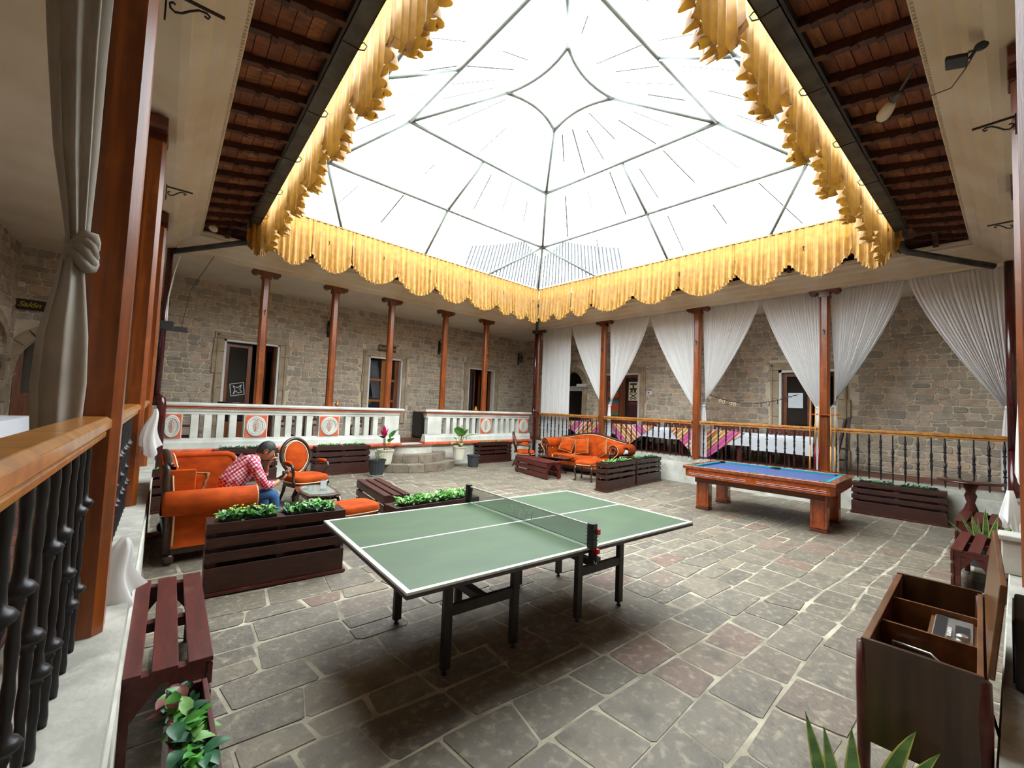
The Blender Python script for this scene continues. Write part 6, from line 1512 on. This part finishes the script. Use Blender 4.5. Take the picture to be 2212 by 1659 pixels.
# metal safe and vases
t = thing('steel_safe', 'grey steel safe with door ajar against the stone wall by the steps', 'safe', (7.55, 12.2, .6))
MB().box(-.28, -.2, .04, .3, .3, .86).build('safe_body', mSAFE, t, bevel=.012); MB(TR(.29, -.21, 0, rz=.25)).box(-.42, -.03, .07, 0, 0, .83).build('safe_door', mSAFE, t, bevel=.006); MB().box(-.26, -.203, .08, .1, -.198, .82).build('painted_gap_shade', mDKBLK, t); MB().box(-.26, -.18, 0, .28, .28, .04).build('safe_plinth', mBLACK, t)  # black sheet on the solid front paints the shade behind the ajar door
MB(TR(.29, -.21, 0, rz=.25)).lathe([(.02, 0), (.012, .03), (.02, .04)], 12, T=TR(-.34, -.03, .45)@Matrix.Rotation(PI/2, 4, 'X')).build('safe_knob', mCHROME, t)
t = thing('copper_vase', 'small copper vase on the balustrade beside the second column', 'vase', (3.96, 10.36, 1.568)); MB().lathe([(.03, 0), (.05, .03), (.055, .06), (.03, .09), (.02, .11), (.035, .14), (.03, .14)], 16).build('vase_body', mat('copper', 'a0643c', rough=.3, metal=.6), t, smooth=True)
t = thing('brass_pot', 'small brass lidded pot on the balustrade left of the fifth column', 'pot', (8.2, 10.36, 1.568)); MB().lathe([(.03, 0), (.055, .025), (.06, .05), (.04, .08), (.045, .09), (.02, .11), (.01, .13), (.014, .14), (.002, .15)], 16).build('pot_body', mBRASS, t, smooth=True)
for u, lb in ((5.75, 'yellow flowers behind the left pane of the restaurant window'), (5.95, 'taller yellow flowers in the restaurant window beside the mullion'), (6.5, 'yellow flowers behind the right pane of the restaurant window')):
    t = thing('vase_of_flowers', lb, 'flowers', (u, 12.98, 1.36)); MB().box(-.05, -.04, -.16, .05, .04, .06).build('vase_box', mMAHO, t)
    f = MB(); rn = random.Random(int(u*9)); s_ = MB()
    for k in range(7):
        x, y, z = rn.uniform(-.09, .09), rn.uniform(-.03, .03), rn.uniform(.2, .36); f.ell((x, y, z), (.028, .02, .022), n=7, m=5); s_.tube([(0, 0, .05), (x*.6, y, z*.6), (x, y, z)], .005, 4); s_.leaf((x*.3, y, .1), (x, y, .2), .14, .03, .2)
    f.build('blooms', mYEL, t, kind='stuff'); s_.build('stems', mLEAF, t, kind='stuff')
MB().box(5.6, 12.76, 1.12, 6.95, 13.1, 1.195).build('window_sill', mWHT, bpy.data.objects['window_1'])
# furniture of the back gallery
def dchair(label, p, rz, m=None, group='dark dining chairs', full=True):
    m = m or mREDW; t = thing('dining_chair', label, 'chair', p, rz, group)
    for sx in (-1, 1):
        MB().box(sx*.19-.02, .17, 0, sx*.19+.02, .21, .9).build('leg', m, t, bevel=.003); MB().box(sx*.19-.02, -.21, 0, sx*.19+.02, -.17, .43).build('leg', m, t, bevel=.003)
        MB().box(sx*.19-.012, -.169, .2, sx*.19+.012, .169, .235).build('stretcher', m, t)
    MB().box(-.22, -.23, .431, .22, .165, .46).build('seat', m, t, bevel=.006)
    MB().box(-.169, .178, .80, .169, .202, .9).build('top_rail', m, t, bevel=.006)
    MB().box(-.169, .178, .55, .169, .202, .6).build('lower_rail', m, t)
    s = MB()
    for k in range(3): s.box(-.11+.09*k, .183, .6, -.07+.09*k, .197, .8)
    s.build('splats', m, t, kind='stuff')
    cr = MB(T=TR(0, .172, .85)); cr.box(-.008, -.004, -.035, .008, 0, .035).box(-.03, -.004, -.006, .03, 0, .01).build('cross_ornament', mPIPE, t)
    return t
c0 = dchair('dark chair in the back gallery right of the first column', (3.1, 11.3, .6), PI, full=True)
dup(c0, (1.2, 11.5, .6), -PI/2, 'dark chair in the back gallery near the oxblood pipe')
dup(c0, (4.98, 11.3, .6), PI, 'dark chair in the back gallery left of the restaurant window'); dup(c0, (4.0, 11.9, .6), .2, 'dark chair in the back gallery against the wall behind the second column')
t = thing('pedestal_table', 'round dark table in the back gallery in front of the first door', 'table', (1.98, 11.35, .6)); MB().lathe([(.27, .95), (.28, .97), (.27, .99)], 24).build('table_top', mMAHO, t, smooth=True); MB().lathe([(.2, 0), (.05, .05), (.04, .5), (.06, .95)], 14).build('pedestal', mMAHO, t, smooth=True)
# ================================================================ RIGHT GALLERY: LONG TABLE
t = thing('banquet_table', 'long dark banquet table of the right gallery under the white cloths', 'table', (11.65, 6.0, .6))
MB().box(-.37, -3.75, .69, .37, 3.75, .715).build('table_top', mREDW, t)
for k in range(6):
    for sx in (-1, 1): MB().box(sx*.3-.025, -3.6+1.44*k-.025, 0, sx*.3+.025, -3.6+1.44*k+.025, .689).build('leg', mREDW, t)
def cloth(label, y0, y1, drop, seed):
    t = thing('tablecloth', label, 'tablecloth', (11.65, (y0+y1)/2, 1.32), 0, 'white cloths along the banquet table'); rn = random.Random(seed); ph = rn.uniform(0, 6); L = y1-y0
    path = [(-.40, -drop), (-.395, -.04), (-.375, .0), (.375, 0), (.395, -.04), (.40, -drop)]
    def fn(a, b):
        k = b*5; i = min(4, int(k)); q = k-i; x = path[i][0]*(1-q)+path[i+1][0]*q; z = path[i][1]*(1-q)+path[i+1][1]*q
        y = -L/2+L*a; w = .012*math.sin(y*7+ph)+.006*math.sin(y*19) if z < -.02 else 0
        return (x+w*(1 if x > 0 else -1), y, z+.012*math.sin(y*2.3+ph)*(1 if z < -.1 else 0))
    MB().grid(fn, max(16, int(L/.05)), 20).build('cloth_sheet', mCLOTH, t, smooth=True)
    return t
cloth('white tablecloth at the near end of the banquet table, beside the cue rack', 2.28, 3.56, .40, 1)
cloth('white tablecloth on the banquet table behind the left end of the pool table', 3.58, 5.6, .30, 2)
cloth('white tablecloth in the middle of the banquet table', 5.62, 7.4, .29, 3)
cloth('white tablecloth at the far end of the banquet table behind the straight sheer', 7.42, 9.75, .26, 4)
mSTR = bpy.data.materials.new('woven_stripes'); mSTR.use_nodes = True
def stripes():
    nt = mSTR.node_tree; N = nt.nodes; L = nt.links; b = N['Principled BSDF']; b.inputs['Roughness'].default_value = .9
    tc = N.new('ShaderNodeTexCoord'); sp = N.new('ShaderNodeSeparateXYZ'); L.new(tc.outputs['Object'], sp.inputs[0])
    m = N.new('ShaderNodeMath'); m.operation = 'ADD'; L.new(sp.outputs[1], m.inputs[0]); L.new(sp.outputs[2], m.inputs[1])
    m2 = N.new('ShaderNodeMath'); m2.operation = 'MULTIPLY'; m2.inputs[1].default_value = 1.05; L.new(m.outputs[0], m2.inputs[0])
    m3 = N.new('ShaderNodeMath'); m3.operation = 'FRACT'; L.new(m2.outputs[0], m3.inputs[0])
    cr = N.new('ShaderNodeValToRGB'); cr.color_ramp.interpolation = 'CONSTANT'; e = cr.color_ramp.elements
    cs = [(0, 'e6ddcf'), (.06, 'c04a3a'), (.11, 'd678ac'), (.17, 'cf5a9c'), (.27, 'd678ac'), (.33, 'd8582f'), (.38, 'e9e0d0'), (.43, '2a2024'), (.445, 'e0a63a'), (.52, 'e9e0d0'), (.57, '2a2024'), (.585, 'c8862a'), (.65, 'c24a3a'), (.7, 'e9e0d0'), (.76, '2a2024'), (.775, 'd86a3a'), (.83, 'e3b04a'), (.88, 'e9e0d0'), (.93, 'd678ac')]
    e[0].position = 0; e[0].color = (*srgb(cs[0][1]), 1); e[1].position = cs[1][0]; e[1].color = (*srgb(cs[1][1]), 1)
    for p, c in cs[2:]:
        q = e.new(p); q.color = (*srgb(c), 1)
    L.new(m3.outputs[0], cr.inputs[0]); L.new(cr.outputs[0], b.inputs['Base Color'])
stripes()
def runner(label, ya, yb, yap, zap, flip=1):
    """square cloth laid corner-wise, one corner hanging in front of the table"""
    yc = (ya+yb)/2
    t = thing('woven_runner', label, 'textile', (11.23, yc, 1.335), 0, 'striped woven cloths laid over the banquet table'); t.scale = (1, flip, 1)
    s = flip
    dz = zap-1.335
    MB().prism([((ya-yc)*s, .0), ((yb-yc)*s, 0), ((yap-yc)*s, dz)], 0, .006, T=Matrix(((0, 0, 1, 0), (1, 0, 0, 0), (0, 1, 0, 0), (0, 0, 0, 1)))).build('hanging_corner', mSTR, t)
    MB().prism([(-.0, (ya-yc)*s), (.84, (ya-yc)*s*.4), (.84, (yb-yc)*s*.4), (0, (yb-yc)*s)], 0.004, .010).build('top_part', mSTR, t)
runner('striped pink woven cloth hanging behind the far wooden column', 9.5, 7.55, 8.35, .66)
runner('striped pink woven cloth hanging right of the far column', 7.5, 6.1, 7.05, .62, -1)
runner('large striped woven cloth hanging behind the middle column', 5.65, 3.7, 4.75, .50)
cb = dchair('dark red dining chair behind the banquet table, first from the cue rack', (12.1, 2.72, .6), -PI/2, m=mREDW, group='chairs behind the banquet table')
mOC = mat('brown_chair_wood', '6a3418', '50260f', rough=.4)
for k, (y, lb) in enumerate(((3.3, 'second from the cue rack'), (3.92, 'third from the cue rack, lighter brown'), (4.62, 'fourth from the cue rack'), (5.35, 'behind the middle column'), (6.05, 'right of the textile door'), (6.8, 'left of the tiny wall notice'), (7.7, 'in front of the textile door'), (8.5, 'behind the far column'))):
    dup(cb, (12.1, y, .6), None, 'dark red dining chair behind the banquet table, '+lb)
f0 = None
for k, (y, lb) in enumerate(((3.0, 'near end'), (4.1, 'behind the pool table'), (5.2, 'below the large striped cloth'), (6.2, 'in the middle'), (7.1, 'right of the far column'), (8.6, 'at the far end'))):
    dup(cb, (11.62, y, .6), PI/2, 'dark dining chair tucked under the banquet table, '+lb)
# door textiles and notice
def colorcloth(label, u0, u1, z0, z1, bands, name='hanging_textile', v=None):
    v = VB['B']+.062 if v is None else v
    t = thing(name, label, 'textile', W2('B', (u0+u1)/2, v, z1)); h = z1-z0; w = u1-u0; n = len(bands); zz = 0
    for c, f in bands:
        MB().box(-.004, -w/2, -zz-h*f, .004, w/2, -zz).build('band', mat('band_'+c, c, rough=.9), t); zz += h*f
    return t
colorcloth('red, teal and green banded cloth in the left leaf of the textile door', 8.12, 8.56, 1.58, 2.78, [('7a6a5a', .1), ('a8361c', .12), ('3a6a5a', .12), ('c4401c', .13), ('4a4a3c', .11), ('4a7078', .1), ('c4401c', .14), ('6a6a4a', .18)])
t = thing('woven_hanging', 'cream woven hanging with dark angular pattern in the right leaf of the textile door', 'textile', W2('B', 7.58, VB['B']+.062, 2.72))
MB().box(-.004, -.17, -.62, .004, .17, 0).build('cream_ground', mat('cream_wool', 'd8cfae', rough=.9), t)
pt = MB()
for (a, b, c, d) in ((-.13, -.1, .13, -.04), (-.03, -.2, .03, -.1), (-.13, -.26, .13, -.2), (-.1, -.34, -.02, -.26), (.02, -.34, .1, -.26)): pt.box(-.006, a, b, -.004, c, d)
for s in (1, -1): pt.bar((-.005, -.13*s, -.38), (-.005, 0, -.46), .03, .002, up=(1, 0, 0)).bar((-.005, .13*s, -.54), (-.005, 0, -.46), .03, .002, up=(1, 0, 0)).bar((-.005, 0, -.36), (-.005, .12*s, -.36), .02, .002, up=(1, 0, 0)).bar((-.005, -.1*s, -.58), (-.005, 0, -.54), .03, .002, up=(1, 0, 0))
pt.build('dark_pattern', mat('dark_wool', '2e221c', rough=.9), t, kind='stuff')
colorcloth('dark red cloth with small pale figures below the cream hanging', 7.42, 7.74, 1.55, 2.06, [('6a2a2a', .2), ('3e1c24', .8)])
t = thing('paper_notice', 'white paper notice taped inside the right glazed door', 'notice', W2('B', 2.97, VB['B']+.06, 2.18)); MB().box(-.003, -.16, -.19, .003, .16, .19).build('sheet', mPAPER, t)
# garland of beads strung between the curtains
t = thing('bead_garland', 'string of dark beads and cream rings hung between two sheer curtains', 'garland', (10.99, 3.5, 2.1))
gp = [(0, 1.02-2.0*k/24*1.0, .16-.22*math.sin(PI*k/24)+.0*k) for k in range(25)]
MB().tube(gp, .004, 5).build('string', mBLACK, t)
bd = MB()
for k in range(1, 24):
    if k in (10, 11, 12, 13): continue
    x, y, z = gp[k]; bd.tube([(x, y-.035, z), (x, y+.035, z)], .012, 6)
bd.build('beads', mIRON, t, kind='stuff')
for k in (1, 4, 5, 7, 8):
    x, y, z = gp[k]; MB().tube([(x, y+.03*math.cos(a), z-.06+.035*math.sin(a)) for a in [2*PI*q/8 for q in range(8)]], .008, 5, closed=True).build('cream_ring', mPIPE, t)
for k in (15, 17, 19, 21):
    x, y, z = gp[k]; MB().tube([(x, y, z), (x, y, z-.06)], .006, 5).ell((x, y, z-.075), (.014, .014, .016)).build('dark_pendant', mMAHO, t)
# leaning dark beams by the right glazed door
t = thing('folded_easel', 'dark folded wooden easel leaning by the stone wall right of the cue rack', 'easel', (11.9, 1.95, .6))
MB().bar((.0, .12, 0), (.35, -.05, 1.15), .05).build('beam', mDARKW, t); MB().bar((-.1, -.1, 0), (.3, -.12, 1.2), .05).build('beam', mDARKW, t)
for z in (.25, .5): MB().bar((.02, .12, z), (.02, -.12, z), .04).build('cross_piece', mDARKW, t)
# cue rack and cues on the column
t = thing('cue_rack', 'wooden crossbar rack holding billiard cues on the right column', 'cue rack', W2('B', 2.02, -.03, 1.83))
MB().box(-.02, -.27, -.012, .04, .27, .012).build('rack_bar', mPOOL, t); MB().box(-.02, -.27, -1.16, .04, .27, -1.14).build('rack_base', mPOOL, t)
mCUE = mat('cue_maple', 'd8a25a', 'c48a42', rough=.3); mCUER = mat('cue_butt_red', '8a1020', rough=.3)
for k, (dy, z, m_, lb) in enumerate(((.22, 2.12, mCUE, 'leftmost cue in the rack, plain maple'), (.13, 2.0, mCUER, 'cue with dark red butt, second from the left'), (.07, 2.1, mCUER, 'cue with dark red butt close to the column'), (-.13, 1.97, mCUE, 'plain maple cue right of the column'), (-.2, 1.97, mCUE, 'rightmost plain maple cue'))):
    c_ = thing('billiard_cue', lb, 'cue', W2('B', 2.02+dy, -.07, .69), 0, 'billiard cues in the rack')
    MB().tube([(0, 0, 0), (0, 0, .5)], [.016, .013], 8).build('butt', m_, c_, smooth=True); MB().tube([(0, 0, .5), (0, 0, z-.69)], [.013, .007], 8).build('shaft', mCUE, c_, smooth=True); MB().tube([(0, 0, z-.69), (0, 0, z-.665)], .007, 8).build('ferrule', mWHT, c_)
# table with pale cloth in the left gallery
t = thing('white_clothed_table', 'long table under a pale cloth in the left gallery behind the handrail', 'table', (-1.35, 7.0, .6), -.07)
MB().box(-.42, -2.0, .71, .42, 2.0, .735).build('table_cloth_top', mCLOTH, t, bevel=.004); MB().box(-.43, -2.01, .4, -.421, 2.01, .735).box(.421, -2.01, .4, .43, 2.01, .735).box(-.42, -2.01, .4, .42, -2.001, .735).build('cloth_skirt', mCLOTH, t)
for y in (-1.9, 1.9):
    for x in (-.36, .36): MB().box(x-.03, y-.03, 0, x+.03, y+.03, .709).build('leg', mREDW, t)
t = thing('cloth_scrap', 'tan folded scrap of cloth on the paving under the left ledge', 'cloth', (.42, 6.7, 0), .4)
MB().grid(lambda a, b: (.22*(a-.5)*(1-.4*b), .16*(b-.5), .012+.03*math.sin(PI*a)*math.sin(PI*b)+.02*math.sin(a*9)*b), 14, 10).build('fold', mFRINGE, t, smooth=True, solid=.006)
